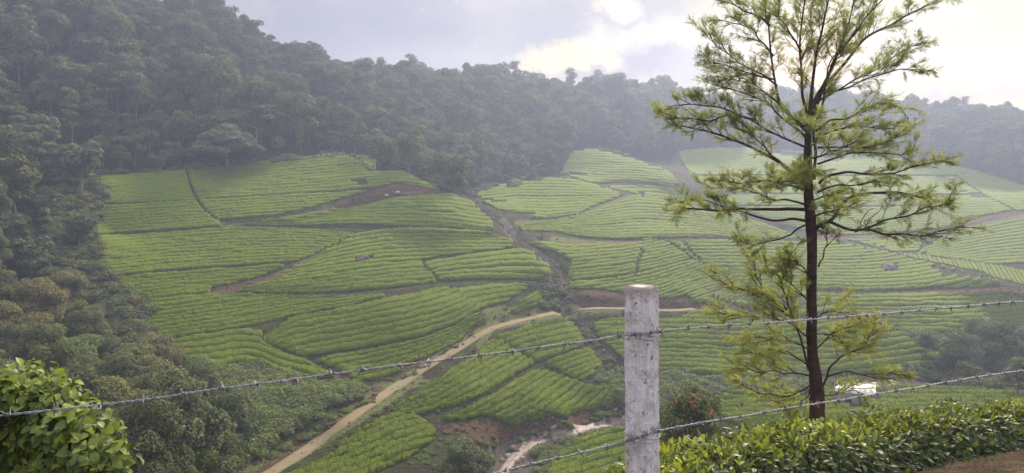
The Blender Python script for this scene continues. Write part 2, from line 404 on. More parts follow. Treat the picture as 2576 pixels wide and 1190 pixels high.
OPEN = [(150,440),(285,432),(440,428),(600,414),(760,397),(868,388),(930,396),(1000,428),(1060,457),(1114,482),(1170,492),(1195,480),(1240,464),(1290,447),(1340,439),(1405,439),(1413,430),(1425,405),(1450,374),(1490,370),(1560,382),(1615,400),(1690,408),(1705,380),(1760,371),(1880,369),(2060,383),(2200,392),(2350,402),(2450,425),(2576,465),(2700,500),(2900,1400),(600,1400),(600,1190),(545,1130),(470,1060),(380,1005),(300,930),(220,850),(140,760),(95,690),(95,620),(120,560),(140,500)]
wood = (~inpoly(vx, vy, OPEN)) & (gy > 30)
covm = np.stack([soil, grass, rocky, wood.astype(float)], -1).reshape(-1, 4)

def new_mat(name):
    m = bpy.data.materials.new(name); m.use_nodes = True
    t = NT(m.node_tree); b = m.node_tree.nodes['Principled BSDF']
    b.inputs['Roughness'].default_value = .9; b.inputs['Specular IOR Level'].default_value = .2
    return m, t, b
def bump(t, b, h, strength=.5, dist=.1):
    n = t.new('ShaderNodeBump'); n.inputs['Strength'].default_value = strength; n.inputs['Distance'].default_value = dist
    t.l.new(h, n.inputs['Height']); t.l.new(n.outputs[0], b.inputs['Normal'])
def attr(t, name, out=2):
    a = t.new('ShaderNodeAttribute'); a.attribute_name = name; return a.outputs[out]

gm, t, b = new_mat('hillside earth and grass')
pos = t.new('ShaderNodeNewGeometry').outputs['Position']
cv = t.new('ShaderNodeAttribute'); cv.attribute_name = 'cover'
cs = t.new('ShaderNodeSeparateColor'); t.l.new(cv.outputs['Color'], cs.inputs[0])
n1 = t.noise(pos, .35, 5, .6); n2 = t.noise(pos, 2.5, 5, .65); n3 = t.noise(pos, 9, 4, .7)
dark = t.mix(t.mr(n2, .35, .65), (.026, .021, .013), (.066, .050, .030))
dark = t.mix(t.mr(t.m('ADD', t.m('MULTIPLY', n1, .6), t.m('MULTIPLY', n3, .4)), .46, .56), dark, (.060, .082, .026))
red = t.mix(t.mr(n2, .3, .7), (.070, .044, .032), (.155, .095, .064))
red = t.mix(t.mr(n1, .56, .68), red, (.080, .082, .040))
grs = t.mix(t.mr(n2, .3, .7), (.075, .098, .030), (.19, .185, .080))
rck = t.mix(t.mr(n3, .4, .6), (.045, .040, .034), (.17, .145, .12))
b.inputs['Specular IOR Level'].default_value = .05
def soft(w_, nn): return t.m('MULTIPLY', t.mr(t.m('ADD', w_, t.m('MULTIPLY', t.m('SUBTRACT', nn, .5), 1.1)), .35, .65), 1.0)
c = t.mix(soft(cs.outputs[0], n2), dark, red)
c = t.mix(soft(cs.outputs[1], n2), c, grs)
c = t.mix(soft(cs.outputs[2], n3), c, rck)
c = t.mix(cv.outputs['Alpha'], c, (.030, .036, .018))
t.l.new(c, b.inputs['Base Color'])
hh = t.m('ADD', t.m('MULTIPLY', n2, 1.0), t.m('MULTIPLY', n3, .35)); bump(t, b, hh, 1.0, .8)
ny, nx = gx.shape
idx = np.arange(nx*ny).reshape(ny, nx)
F = np.stack([idx[:-1, :-1], idx[:-1, 1:], idx[1:, 1:], idx[1:, :-1]], -1).reshape(-1, 4)
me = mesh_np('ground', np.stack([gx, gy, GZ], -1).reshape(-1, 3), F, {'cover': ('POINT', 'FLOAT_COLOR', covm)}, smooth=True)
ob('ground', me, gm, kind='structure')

def ribbon(name, Wl, half, mat, lift=.03, n_across=5, wob=.25, **kw):
    Wl = Wl[~np.isnan(Wl[:, 1])]
    T = np.gradient(Wl[:, :2], axis=0); T /= np.linalg.norm(T, axis=1)[:, None]+1e-9
    N = np.stack([-T[:, 1], T[:, 0]], 1); s = np.linspace(-1, 1, n_across)
    hw = half*(1+wob*fbm(np.stack([np.arange(len(Wl))*.12, np.zeros(len(Wl))], 1), 1, 2, 3))
    XY = Wl[:, None, :2]+N[:, None]*s[None, :, None]*hw[:, None, None]
    Z = height(XY[..., 0], XY[..., 1])+lift
    Z[:, 0] -= lift*3; Z[:, -1] -= lift*3
    V = np.concatenate([XY, Z[..., None]], -1).reshape(-1, 3); m_ = len(Wl)
    i = np.arange(m_*n_across).reshape(m_, n_across)
    F = np.stack([i[:-1, :-1], i[1:, :-1], i[1:, 1:], i[:-1, 1:]], -1).reshape(-1, 4)
    side = np.broadcast_to(s[None], (m_, n_across)).ravel()
    return ob(name, mesh_np(name, V, F, {'side': ('POINT', 'FLOAT', side)}, smooth=True), mat, **kw)
rm, t, b = new_mat('dirt road')
pos = t.new('ShaderNodeNewGeometry').outputs['Position']; sd = t.m('ABSOLUTE', attr(t, 'side'))
n2 = t.noise(pos, 1.6, 5, .65); n1 = t.noise(pos, .25, 3, .6); n3 = t.noise(pos, 8, 4, .65)
sandy = t.mix(t.mr(n3, .3, .7), (.130, .100, .058), (.215, .168, .095))
sandy = t.mix(t.mr(n1, .45, .6), sandy, (.26, .14, .08))
ctr = t.mr(t.m('ADD', sd, t.m('MULTIPLY', t.m('SUBTRACT', n2, .5), .5)), .12, .28, 1, 0)
edge = t.mr(t.m('ADD', sd, t.m('MULTIPLY', t.m('SUBTRACT', n2, .5), .6)), .42, .80)
c = t.mix(t.m('MULTIPLY', ctr, .65), sandy, (.15, .145, .06)); c = t.mix(edge, c, (.105, .115, .045)); c = t.mix(t.mr(n1, .52, .66, 0, .55), c, (.11, .105, .05)); c = t.mix(t.mr(n3, .60, .72, 0, .6), c, (.07, .055, .038))
t.l.new(c, b.inputs['Base Color']); bump(t, b, n3, .5, .15)
ribbon('dirt_road', road_w, 1.0, rm, .05, 9, .15, kind='structure')
wm, t, b = new_mat('muddy stream water')
pos = t.new('ShaderNodeNewGeometry').outputs['Position']
n1 = t.noise(pos, 1.3, 4, .6); n2 = t.noise(pos, 5, 3, .6)
t.l.new(t.mix(t.mr(n1, .35, .65), (.085, .065, .050), (.20, .155, .12)), b.inputs['Base Color'])
b.inputs['Roughness'].default_value = .62; b.inputs['Specular IOR Level'].default_value = .25; bump(t, b, n2, .35, .08)
stream_w = worldline(STREAM, 200)
ribbon('stream', stream_w, 1.0, wm, .22, 7, .5, kind='structure')
# ------------------------------------------------------------------ tea plots
PLOTS = [ # label, outline, guide A (first row), guide B (last row), rows
 ("topmost tea plot of the left hill, below the forest, running to the crest",
  [(262,512),(255,470),(250,440),(440,430),(600,415),(760,398),(868,388),(930,396),(1000,428),(1060,458),(1114,483),(1060,471),(1000,461),(940,472),(900,478),(830,483),(700,491),(550,500),(400,508)],
  [(240,447),(440,431),(600,416),(760,398),(870,386),(930,382),(1120,392)], [(240,516),(400,509),(550,501),(700,492),(850,482),(940,472),(1010,466),(1120,484)], 12),
 ("long tea plot on the left hill, between the upper path and red soil cut",
  [(238,519),(400,511),(550,503),(700,494),(850,486),(935,478),(900,489),(870,496),(800,518),(740,532),(690,541),(557,551),(560,566),(500,573),(320,585),(215,592),(215,555)],
  [(230,520),(400,511),(550,503),(700,494),(850,486),(940,478)], [(225,593),(320,586),(500,574),(560,568),(700,557),(850,547),(940,537)], 9),
 ("darker tea plot at the left hill's left edge, ending in a diagonal earth path",
  [(200,600),(400,588),(560,576),(640,574),(760,578),(870,583),(890,590),(840,617),(780,643),(735,659),(644,665),(420,682),(240,698),(190,650)],
  [(200,602),(400,588),(560,576),(700,573),(800,578),(895,588)], [(200,703),(265,699),(420,683),(644,666),(735,660),(895,655)], 12),
 ("narrow tea plot above the small patch of bare soil on the left hill",
  [(230,705),(420,690),(644,672),(717,667),(690,683),(650,698),(600,710),(528,725),(522,740),(430,750),(350,758),(250,760)],
  [(230,707),(420,690),(644,672),(720,666)], [(250,768),(350,758),(430,750),(522,741),(720,722)], 7),
 ("wide tea plot under the straight path, meeting the trees at the hill's lower left",
  [(240,770),(350,762),(430,754),(528,743),(600,743),(760,748),(900,745),(968,742),(968,750),(940,754),(884,770),(809,782),(734,795),(644,819),(530,836),(420,851),(250,860)],
  [(240,775),(350,762),(430,754),(528,740),(600,733),(760,712),(968,690)], [(240,885),(420,853),(530,838),(644,820),(734,797),(809,784),(884,772),(968,756)], 10),
 ("broad bright tea plot with long curved rows at the centre of the left hill",
  [(662,861),(668,845),(700,828),(734,803),(809,789),(884,779),(940,764),(985,752),(1040,744),(1119,727),(1145,732),(1190,768),(1208,782),(1175,812),(1135,826),(1060,848),(990,863),(900,878),(850,887),(790,897),(764,898),(700,874)],
  [(640,852),(734,804),(809,789),(884,778),(940,763),(1040,743),(1119,722),(1210,700)], [(640,925),(764,900),(850,888),(950,870),(1060,849),(1135,826),(1210,782)], 7),
 ("tea plot with dipping rows at the left hill's foot, above the brown bank",
  [(300,885),(405,866),(450,858),(530,846),(644,828),(660,842),(652,862),(700,886),(760,907),(800,926),(845,948),(830,954),(760,951),(700,945),(640,913),(540,930),(400,925),(300,930)],
  [(300,880),(405,866),(530,844),(600,832),(650,836),(700,856),(850,905)], [(300,940),(420,930),(530,933),(600,918),(640,917),(700,946),(760,958),(850,975)], 5),
 ("lowest plot of the left hill, its rows bending round above the dirt road bank",
  [(797,908),(850,895),(944,880),(1069,851),(1144,824),(1189,790),(1213,792),(1205,812),(1178,830),(1165,852),(1120,876),(1069,899),(1010,920),(1005,945),(940,960),(890,953),(850,931)],
  [(780,910),(850,893),(944,878),(1069,850),(1144,820),(1215,780)], [(780,1000),(890,968),(950,955),(1010,938),(1069,912),(1150,875),(1215,838)], 6),
 ("large sunlit tea plot with a dark hollow in it, right of the diagonal earth path",
  [(600,733),(680,705),(760,665),(850,620),(905,590),(960,583),(1050,580),(1150,584),(1230,590),(1287,606),(1290,620),(1259,629),(1144,642),(1058,654),(1064,674),(1084,692),(1096,709),(1040,716),(960,726),(850,734),(750,738),(650,738)],
  [(600,670),(760,628),(905,590),(960,580),(1100,577),(1292,588)], [(600,748),(750,740),(850,736),(960,728),(1060,718),(1292,690)], 14),
 ("tea plot ending in a point at the stony gully, east flank of the left hill",
  [(1066,664),(1110,655),(1180,645),(1262,634),(1300,628),(1340,640),(1382,675),(1385,688),(1350,704),(1280,702),(1180,704),(1110,706),(1085,687)],
  [(1066,666),(1110,656),(1180,644),(1262,632),(1320,626),(1390,634)], [(1066,716),(1110,710),(1180,706),(1280,704),(1350,708),(1390,710)], 5),
 ("small five-sided tea plot beside the gully, just under the straight earth path",
  [(1146,730),(1184,727),(1288,716),(1325,718),(1322,732),(1290,748),(1270,760),(1230,772),(1205,783),(1170,757)],
  [(1140,733),(1184,728),(1288,714),(1335,712)], [(1140,795),(1200,783),(1260,770),(1335,752)], 4),
 ("tiny wedge of tea between the footpath and the dirt road, near the gully",
  [(1283,785),(1310,764),(1345,741),(1368,740),(1377,755),(1340,772),(1300,788)],
  [(1275,778),(1310,758),(1345,738),(1385,722)], [(1275,802),(1310,788),(1345,774),(1385,758)], 3),
 ("pointed tea plot under the long soil cut, rounding the left hill below the crest",
  [(612,566),(700,552),(794,537),(924,518),(994,500),(1064,492),(1130,490),(1190,514),(1225,540),(1241,562),(1235,580),(1190,582),(1144,573),(1000,567),(900,563),(770,568),(680,570)],
  [(612,535),(760,515),(924,500),(994,491),(1064,488),(1130,488),(1241,505)], [(612,573),(770,570),(900,565),(1000,569),(1144,575),(1190,585),(1241,588)], 9),
 ("rounded tea plot on the middle spur, framed by the pale path curving below it",
  [(1195,492),(1240,468),(1290,451),(1340,444),(1400,444),(1440,455),(1513,471),(1560,489),(1545,501),(1505,515),(1450,538),(1378,549),(1333,547),(1352,533),(1310,535),(1255,528),(1215,508)],
  [(1190,462),(1290,447),(1340,442),(1400,442),(1440,446),(1565,456)], [(1190,545),(1310,547),(1378,553),(1450,545),(1565,532)], 14),
 ("long tea plot below the pale curving path, wrapping the middle spur behind the tall tree",
  [(1308,572),(1340,562),(1428,552),(1498,531),(1568,511),(1598,493),(1640,500),(1700,512),(1800,530),(1900,555),(1960,580),(2020,601),(1900,602),(1760,596),(1650,597),(1560,602),(1480,599),(1400,583),(1315,581)],
  [(1300,550),(1428,533),(1520,508),(1598,489),(1700,500),(1800,522),(1900,550),(2025,590)], [(1300,590),(1400,587),(1500,603),(1560,605),(1650,601),(1760,600),(1900,606),(2025,610)], 14),
 ("bright fan-shaped tea plot above the concrete post, between gully and diagonal path",
  [(1325,611),(1390,614),(1478,619),(1568,617),(1638,604),(1675,612),(1718,638),(1735,650),(1688,668),(1613,684),(1513,698),(1433,705),(1431,690),(1441,658),(1400,637),(1350,622)],
  [(1325,605),(1435,620),(1545,612),(1630,600),(1740,580)], [(1325,712),(1432,709),(1572,694),(1655,677),(1740,655)], 10),
 ("tea plot directly behind the top of the concrete post, over the red road bank",
  [(1432,713),(1513,706),(1572,698),(1655,680),(1690,672),(1740,657),(1790,680),(1830,695),(1870,715),(1930,745),(1985,768),(1930,774),(1835,771),(1743,759),(1720,741),(1682,749),(1650,749),(1558,735),(1495,727),(1434,730)],
  [(1425,712),(1572,697),(1655,680),(1740,655),(1990,570)], [(1425,892),(1572,873),(1655,852),(1740,826),(1990,740)], 20),
 ("great tea slope with a dark rock outcrop, seen to the right of the dark trunk",
  [(1684,608),(1790,606),(1900,611),(2030,612),(2115,612),(2225,637),(2307,659),(2390,675),(2472,696),(2508,708),(2511,716),(2467,724),(2404,727),(2346,722),(2280,730),(2184,731),(2060,727),(2030,745),(1985,765),(1930,742),(1870,712),(1830,692),(1745,652)],
  [(1684,592),(1900,590),(2060,598),(2180,590),(2300,565),(2400,520),(2515,440)], [(1684,745),(1900,752),(2060,745),(2184,752),(2300,752),(2400,745),(2515,715)], 19),
 ("tea strip with rows running downhill behind the skyline of the great right slope",
  [(2240,636),(2300,641),(2380,652),(2480,664),(2576,682),(2660,700),(2660,735),(2576,718),(2520,704),(2500,697),(2470,686),(2440,679),(2400,671),(2310,653)],
  [(2228,622),(2240,650)], [(2640,680),(2690,760)], 34),
 ("sunlit grassy tea field beside the pinkish far path, at the right edge",
  [(2305,642),(2342,618),(2380,594),(2428,583),(2576,551),(2660,540),(2660,700),(2576,680),(2480,662),(2380,650)],
  [(2300,612),(2380,590),(2428,580),(2576,548),(2660,535)], [(2300,690),(2380,680),(2480,668),(2576,664),(2660,660)], 13),
 ("small terraced tea patch in the hollow beside the far pinkish path",
  [(2120,603),(2225,607),(2290,602),(2318,612),(2313,628),(2290,638),(2240,630),(2190,618)],
  [(2120,600),(2200,602),(2320,596)], [(2120,640),(2200,636),(2320,634)], 5),
 ("hazy topmost field of the far right slope, under the blue forest",
  [(1708,383),(1760,375),(1880,373),(2060,386),(2200,396),(2350,406),(2400,418),(2450,430),(2404,441),(2300,441),(1950,440),(1740,440),(1720,410)],
  [(1700,374),(1880,370),(2060,378),(2350,392),(2460,400)], [(1700,441),(1950,441),(2300,442),(2460,440)], 13),
 ("hazy field right of the slanting ditch on the far right slope",
  [(2412,443),(2455,431),(2576,470),(2660,490),(2660,530),(2576,530),(2555,528),(2490,497),(2448,471)],
  [(2400,425),(2500,432),(2576,440),(2660,450)], [(2400,540),(2500,532),(2576,530),(2660,530)], 17),
 ("hazy middle field of the far right slope, seen through the tall tree's limbs",
  [(1742,445),(1950,444),(2300,446),(2402,446),(2440,473),(2470,490),(2300,489),(2080,488),(1860,486),(1790,480)],
  [(1740,444),(1950,444),(2300,446),(2480,446)], [(1740,486),(1950,488),(2300,490),(2480,491)], 9),
 ("hazy lower field of the far right slope above its brown cut",
  [(1800,492),(2080,492),(2300,493),(2476,494),(2545,530),(2500,538),(2404,552),(2350,524),(2335,519),(2150,520),(1850,518)],
  [(1790,491),(2080,491),(2300,493),(2550,494)], [(1790,545),(2080,546),(2300,550),(2550,552)], 10),
 ("pale tea field low on the far slope, behind the tall tree's lowest branches",
  [(1860,522),(2150,524),(2335,523),(2400,558),(2380,572),(2300,582),(2150,590),(2050,584),(1960,562)],
  [(1850,521),(2150,523),(2400,520)], [(1850,590),(2150,592),(2400,588)], 12),
 ("shaded dome of tea on the second spur, rising against the forest",
  [(1413,440),(1425,410),(1450,378),(1490,374),(1530,378),(1570,388),(1615,405),(1660,420),(1690,440),(1705,463),(1690,470),(1640,460),(1590,456),(1540,455),(1510,461),(1460,451)],
  [(1408,372),(1490,370),(1600,374),(1712,380)], [(1408,448),(1510,462),(1600,463),(1712,472)], 14),
 ("thin strip of tea below the brown cut of the second spur",
  [(1515,472),(1560,469),(1640,472),(1710,480),(1760,492),(1800,512),(1790,522),(1700,507),(1640,496),(1600,489),(1570,482)],
  [(1510,468),(1640,468),(1805,490)], [(1510,494),(1640,502),(1805,532)], 4),
 ("dark banded tea spur right of the post, rounding down to the valley trees",
  [(1493,812),(1540,803),(1600,800),(1662,806),(1709,803),(1727,795),(1752,782),(1830,785),(1910,787),(1990,780),(2057,765),(2105,777),(2142,790),(2184,803),(2239,828),(2288,853),(2335,878),(2366,894),(2362,908),(2335,924),(2308,931),(2220,938),(2150,940),(2000,944),(1880,950),(1800,943),(1720,935),(1660,932),(1590,915),(1560,895),(1520,862),(1498,835)],
  [(1490,790),(1700,784),(1910,786),(2060,762),(2370,700)], [(1490,945),(1700,938),(1880,953),(2100,955),(2370,925)], 13),
 ("tea band under the brown terrace at the right, behind the banded spur",
  [(2057,741),(2142,745),(2280,744),(2417,740),(2514,734),(2560,748),(2576,760),(2660,775),(2660,815),(2500,833),(2440,842),(2400,830),(2340,840),(2300,845),(2260,830),(2235,822),(2184,801),(2142,788),(2105,775),(2057,762)],
  [(2050,740),(2142,744),(2280,743),(2417,739),(2514,733),(2665,722)], [(2050,835),(2142,842),(2280,848),(2417,850),(2514,845),(2665,822)], 10),
 ("tea plot inside the road bend, its right end against the stony gully",
  [(1245,846),(1263,836),(1283,840),(1311,826),(1356,821),(1391,808),(1421,806),(1438,816),(1456,838),(1468,858),(1463,873),(1436,880),(1400,895),(1360,910),(1348,911),(1336,900),(1288,876),(1250,852)],
  [(1245,848),(1311,826),(1391,804),(1475,796)], [(1245,932),(1311,922),(1391,902),(1475,876)], 6),
 ("small ragged tea plot between the footpath and the gully, nearest the pale boulder",
  [(1371,916),(1403,903),(1466,885),(1486,885),(1501,906),(1514,923),(1486,946),(1466,958),(1441,951),(1411,933),(1388,926)],
  [(1365,918),(1403,902),(1466,883),(1520,868)], [(1365,992),(1420,978),(1466,960),(1520,936)], 6),
 ("tea plot running along the straight stretch of dirt road",
  [(1218,868),(1240,858),(1258,861),(1278,878),(1303,892),(1326,906),(1347,916),(1338,922),(1291,946),(1270,966),(1200,999),(1131,1022),(1060,1044),(1019,1044),(982,1035),(1015,1009),(1050,990),(1087,963),(1136,937),(1160,925),(1185,910),(1200,896)],
  [(975,1010),(1087,953),(1156,905),(1220,862),(1352,796)], [(975,1072),(1087,1050),(1200,1004),(1291,952),(1352,914)], 7),
 ("tea plot with steep slanting rows above the stream bank",
  [(1100,1058),(1150,1047),(1188,1023),(1259,986),(1290,962),(1338,940),(1375,938),(1424,956),(1469,971),(1518,979),(1551,1009),(1518,1024),(1469,1033),(1416,1048),(1379,1046),(1319,1065),(1293,1073),(1263,1058),(1225,1046),(1188,1054),(1150,1060),(1105,1060)],
  [(1060,1078),(1188,1025),(1280,970),(1352,928)], [(1450,1135),(1500,1085),(1560,1030),(1610,965)], 12),
 ("lowest shaded tea plot by the roadside, at the bottom of the view",
  [(843,1118),(906,1084),(963,1054),(1000,1041),(1041,1048),(1068,1061),(1086,1076),(1101,1103),(1056,1133),(1015,1159),(974,1174),(921,1200),(900,1240),(650,1240),(720,1205),(794,1165),(854,1135)],
  [(650,1175),(740,1135),(906,1075),(1000,1034),(1110,1012)], [(650,1330),(740,1290),(906,1235),(1000,1190),(1110,1150)], 8),
 ("tea slope on the near side of the stream, left of the concrete post",
  [(1375,1215),(1395,1165),(1430,1128),(1480,1105),(1540,1090),(1610,1075),(1690,1065),(1700,1215)],
  [(1340,1140),(1439,1112),(1525,1085),(1720,1035)], [(1340,1290),(1439,1265),(1525,1240),(1720,1180)], 8),
 ("near tea slope around the white-roofed hut, beyond the tall tree",
  [(1790,1022),(1805,1003),(1850,990),(1960,987),(2100,1002),(2220,1000),(2240,977),(2300,975),(2360,982),(2450,987),(2600,992),(2660,1000),(2660,1080),(1900,1090),(1820,1060)],
  [(1780,985),(2000,982),(2200,975),(2660,985)], [(1780,1085),(2000,1088),(2200,1070),(2660,1060)], 8),
]
CRACKS = [[(497,508),(515,530),(535,545),(545,556)], [(470,430),(480,470),(497,505)], [(1610,627),(1618,640),(1605,660),(1598,700)], [(1720,612),(1740,640),(1760,655)]]
SEAMS = [[(944,660),(1054,657),(1144,645),(1259,632)], [(1665,873),(1767,877),(1869,873),(2080,858),(2200,850)], [(849,417),(924,417),(994,426)], [(1195,496),(1400,495),(1558,498)],
 [(1400,580),(1500,572),(1600,557),(1700,552),(1850,545)], [(1423,417),(1510,412),(1620,408)], [(1403,445),(1510,440),(1660,428)], [(1720,634),(1900,622),(2040,618)], [(2040,670),(2140,655),(2190,640)],
 [(1740,757),(1800,735),(1850,712)], [(1054,540),(1120,538),(1189,524)], [(790,905),(944,884),(1060,850),(1140,820)], [(1065,690),(1200,676),(1360,672)], [(1493,870),(1570,860)], [(2100,770),(2300,772),(2560,762)]]
HOLES = [(912,653,24,7),(905,460,22,5),(2238,676,20,8),(2410,690,18,5),(2450,686,22,5),(2150,1006,58,26)]
tm, t, b = new_mat('clipped tea bush')
pos = t.new('ShaderNodeNewGeometry').outputs['Position']
n1 = t.noise(pos, .12, 3, .6); n2 = t.noise(pos, 3.4, 5, .8); n3 = t.noise(pos, 11, 3, .8)
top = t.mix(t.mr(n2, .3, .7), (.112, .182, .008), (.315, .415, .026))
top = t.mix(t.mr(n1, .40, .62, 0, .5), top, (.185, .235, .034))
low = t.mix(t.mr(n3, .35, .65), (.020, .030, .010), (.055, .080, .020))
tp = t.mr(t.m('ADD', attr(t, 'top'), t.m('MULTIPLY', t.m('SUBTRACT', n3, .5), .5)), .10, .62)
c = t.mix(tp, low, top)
c = t.mix(t.mr(n3, .50, .70, 0, .65), c, (.028, .048, .010))
tc_ = attr(t, 'Col')  # unused when absent
t.l.new(c, b.inputs['Base Color']); b.inputs['Roughness'].default_value = .75; b.inputs['Specular IOR Level'].default_value = .06
tr = t.new('ShaderNodeBsdfTranslucent'); t.l.new(t.mix(.5, c, (.20, .30, .03)), tr.inputs[0]); mx = t.new('ShaderNodeMixShader'); mx.inputs[0].default_value = .22
t.l.new(b.outputs[0], mx.inputs[1]); t.l.new(tr.outputs[0], mx.inputs[2]); t.l.new(mx.outputs[0], t.n['Material Output'].inputs[0])
bump(t, b, t.m('ADD', n2, t.m('MULTIPLY', n3, .8)), 1.0, .40)
n_rows = 0; ROWPTS = []
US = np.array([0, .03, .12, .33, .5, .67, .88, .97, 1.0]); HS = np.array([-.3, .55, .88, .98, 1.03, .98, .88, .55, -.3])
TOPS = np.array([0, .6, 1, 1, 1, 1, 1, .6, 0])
for pi, (label, poly, A, B, nr) in enumerate(PLOTS):
    pc = np.mean(poly, axis=0); pv = np.array(poly, float)-pc; poly = [tuple(q) for q in pc+pv*(1+3.6/np.maximum(np.abs(pv).max(1, keepdims=True), 12))]
    L = max(np.hypot(*np.diff(np.array(A, float), axis=0).T).sum(), np.hypot(*np.diff(np.array(B, float), axis=0).T).sum())
    M = int(np.clip(L/2.8, 10, 420)); GA = resample(A, M); GB = resample(B, M)
    tt = np.arange(M)
    bd = np.array([k+.20*fbm(np.stack([tt*2.8/45+pi*7.3, np.full(M, k*1.7)], 1), 1.0, 3, pi) for k in range(nr+1)])/nr
    bd = np.clip(bd, -.02, 1.02)
    # thickness of the gap between rows, narrower in places
    first = None; root = None; flush = []
    for k in range(nr):
        gap = (.047 if min(q[1] for q in poly) > 560 else .032)/nr*(1+.6*vnoise(np.stack([tt*.12, np.full(M, k*3.1+pi)], 1)))
        lo = bd[k]+gap; hi = bd[k+1]-gap
        sp = np.hypot(*((GB-GA).T))/nr
        for sm in SEAMS:
            for edge_, sg_ in ((bd[k], 1), (bd[k+1], -1)):
                ex = GA[:, 0]*(1-edge_)+GB[:, 0]*edge_; ey = GA[:, 1]*(1-edge_)+GB[:, 1]*edge_
                add = np.clip(1.3-dpoly(ex, ey, sm)/(sp*.55), 0, 1)*.13/nr
                if sg_ > 0: lo = lo+add
                else: hi = hi-add
        ss = np.linspace(0, 1, 9)[None]; sv = lo[:, None]*(1-ss)+hi[:, None]*ss
        cx = GA[:, :1]*(1-sv)+GB[:, :1]*sv; cy = GA[:, 1:]*(1-sv)+GB[:, 1:]*sv
        jx = 2.0*vnoise(np.stack([tt*.35, np.full(M, k*2.3+pi)], 1))[:, None]
        ins = inpoly(cx+jx, cy+jx*.5, poly)
        cnt = ins.sum(1); ok = cnt >= 3
        fi = np.argmax(ins, 1)/8; la = 1-np.argmax(ins[:, ::-1], 1)/8
        w0 = hi-lo; nlo = lo+w0*fi; nhi = lo+w0*la; lo, hi = np.where(ok, nlo, lo), np.where(ok, nhi, hi)
        cx = cx[:, 4]; cy = cy[:, 4]
        for cr in CRACKS: ok &= dpoly(cx, cy, cr) > 1.9
        for (hx, hy, ra, rb) in HOLES: ok &= ((cx-hx)/ra)**2+((cy-hy)/rb)**2 > 1
        if ok.sum() < 3: continue
        W_ = []
        for u in US:
            s = lo+(hi-lo)*u; W_.append(cast(GA[:, 0]*(1-s)+GB[:, 0]*s, GA[:, 1]*(1-s)+GB[:, 1]*s))
        W_ = np.stack(W_, 1)    # M,9,3
        wid = np.linalg.norm(W_[:, -1]-W_[:, 0], axis=1)
        med = np.nanmedian(wid[ok]) if ok.any() else 2
        ok &= ~np.isnan(W_[:, :, 1]).any(1) & (wid < max(5.0, 2.2*med))
        stepd = np.linalg.norm(np.diff(W_[:, 4], axis=0), axis=1)
        runs = []; cur = []
        for i in range(M):
            if ok[i] and (not cur or stepd[i-1] < 6): cur.append(i)
            else:
                if len(cur) >= 3: runs.append(cur)
                cur = [i] if ok[i] else []
        if len(cur) >= 3: runs.append(cur)
        if not runs: continue
        acc = Acc(); acc_top = []
        for run in runs:
            acc = Acc()
            i = np.array(run); P = W_[i].copy(); m_ = len(i)
            # profile
            H = np.clip(.40*wid[i], .36, .70)*np.interp(P[:, 4, 1], [120, 210], [1, .72])
            endf = np.minimum(np.minimum(np.arange(m_)+.35, m_-.65-np.arange(m_))/1.3, 1)**.5
            H = H*endf
            # plumpness of single bushes along the row
            lump = 1+.10*vnoise(P[:, 4], .95, 3)
            ctr = P[:, 4:5].copy(); P = ctr+(P-ctr)*(endf*.25+.75)[:, None, None]
            P[:, :, 2] = P[:, :, 2]+(HS[None]*(H*lump)[:, None])
            q = P.reshape(-1, 3)
            jit = np.stack([vnoise(q, 2.6, 11), vnoise(q, 2.6, 12), vnoise(q, 2.6, 13)], 1)*.09+rng.normal(0, .035, q.shape)
            q = q+jit
            ii = np.arange(m_*9).reshape(m_, 9)
            F = np.stack([ii[:-1, :-1], ii[1:, :-1], ii[1:, 1:], ii[:-1, 1:]], -1).reshape(-1, 4)
            # end caps
            c0 = ii[0]; c1 = ii[-1]
            capF = [[c0[a], c0[a+1], c0[7-a], c0[8-a]] for a in range(4)]+[[c1[8-a], c1[7-a], c1[a+1], c1[a]] for a in range(4)]
            capF = [f if len(set(f)) == 4 else [f[0], f[1], f[2], f[2]] for f in capF]
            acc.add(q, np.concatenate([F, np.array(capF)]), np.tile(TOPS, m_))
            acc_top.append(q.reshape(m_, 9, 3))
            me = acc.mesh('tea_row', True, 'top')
            c_ = np.concatenate(acc.V).mean(0)
            if root is None:
                root = thing('tea_plot', label, 'tea plot', tuple(c_))
                root['group'] = 'plots of clipped tea across the valley'
                rl = Vector(c_)
            me.transform(Matrix.Translation(-rl))
            ob('tea_row', me, tm, root); n_rows += 1
        for Pq in acc_top:
            if np.median(Pq[:, 4, 1]) < 128:
                ln_ = np.linalg.norm(np.diff(Pq[:, 4], axis=0), axis=1).sum(); wd_ = np.median(np.linalg.norm(Pq[:, -2]-Pq[:, 1], axis=1)); q_ = int(ln_*wd_*26)
                a_ = rng.random(q_)*(len(Pq)-1.001); b_ = 1.6+rng.random(q_)*4.8; i_ = a_.astype(int); j_ = b_.astype(int); fa = (a_-i_)[:, None]; fb = (b_-j_)[:, None]
                flush.append((Pq[i_, j_]*(1-fa)+Pq[i_+1, j_]*fa)*(1-fb)+(Pq[i_, j_+1]*(1-fa)+Pq[i_+1, j_+1]*fa)*fb)
    if flush and root is not None:
        c_ = np.concatenate(flush)-np.array(rl); n_ = len(c_)
        N_ = rng.normal(0, .55, (n_, 3))+[0, 0, 1.0]; N_ /= np.linalg.norm(N_, axis=1)[:, None]; T_ = np.cross(N_, rng.normal(0, 1, (n_, 3))); T_ /= np.linalg.norm(T_, axis=1)[:, None]; B_ = np.cross(N_, T_)
        s_ = rng.uniform(.045, .105, (n_, 1)); lift = np.array([0, 0, 1.])*rng.uniform(-.01, .07, (n_, 1))
        Vf = np.stack([c_-T_*s_, c_-B_*s_*.6+lift, c_+T_*s_+lift*1.5, c_+B_*s_*.6+lift], 1).reshape(-1, 3)
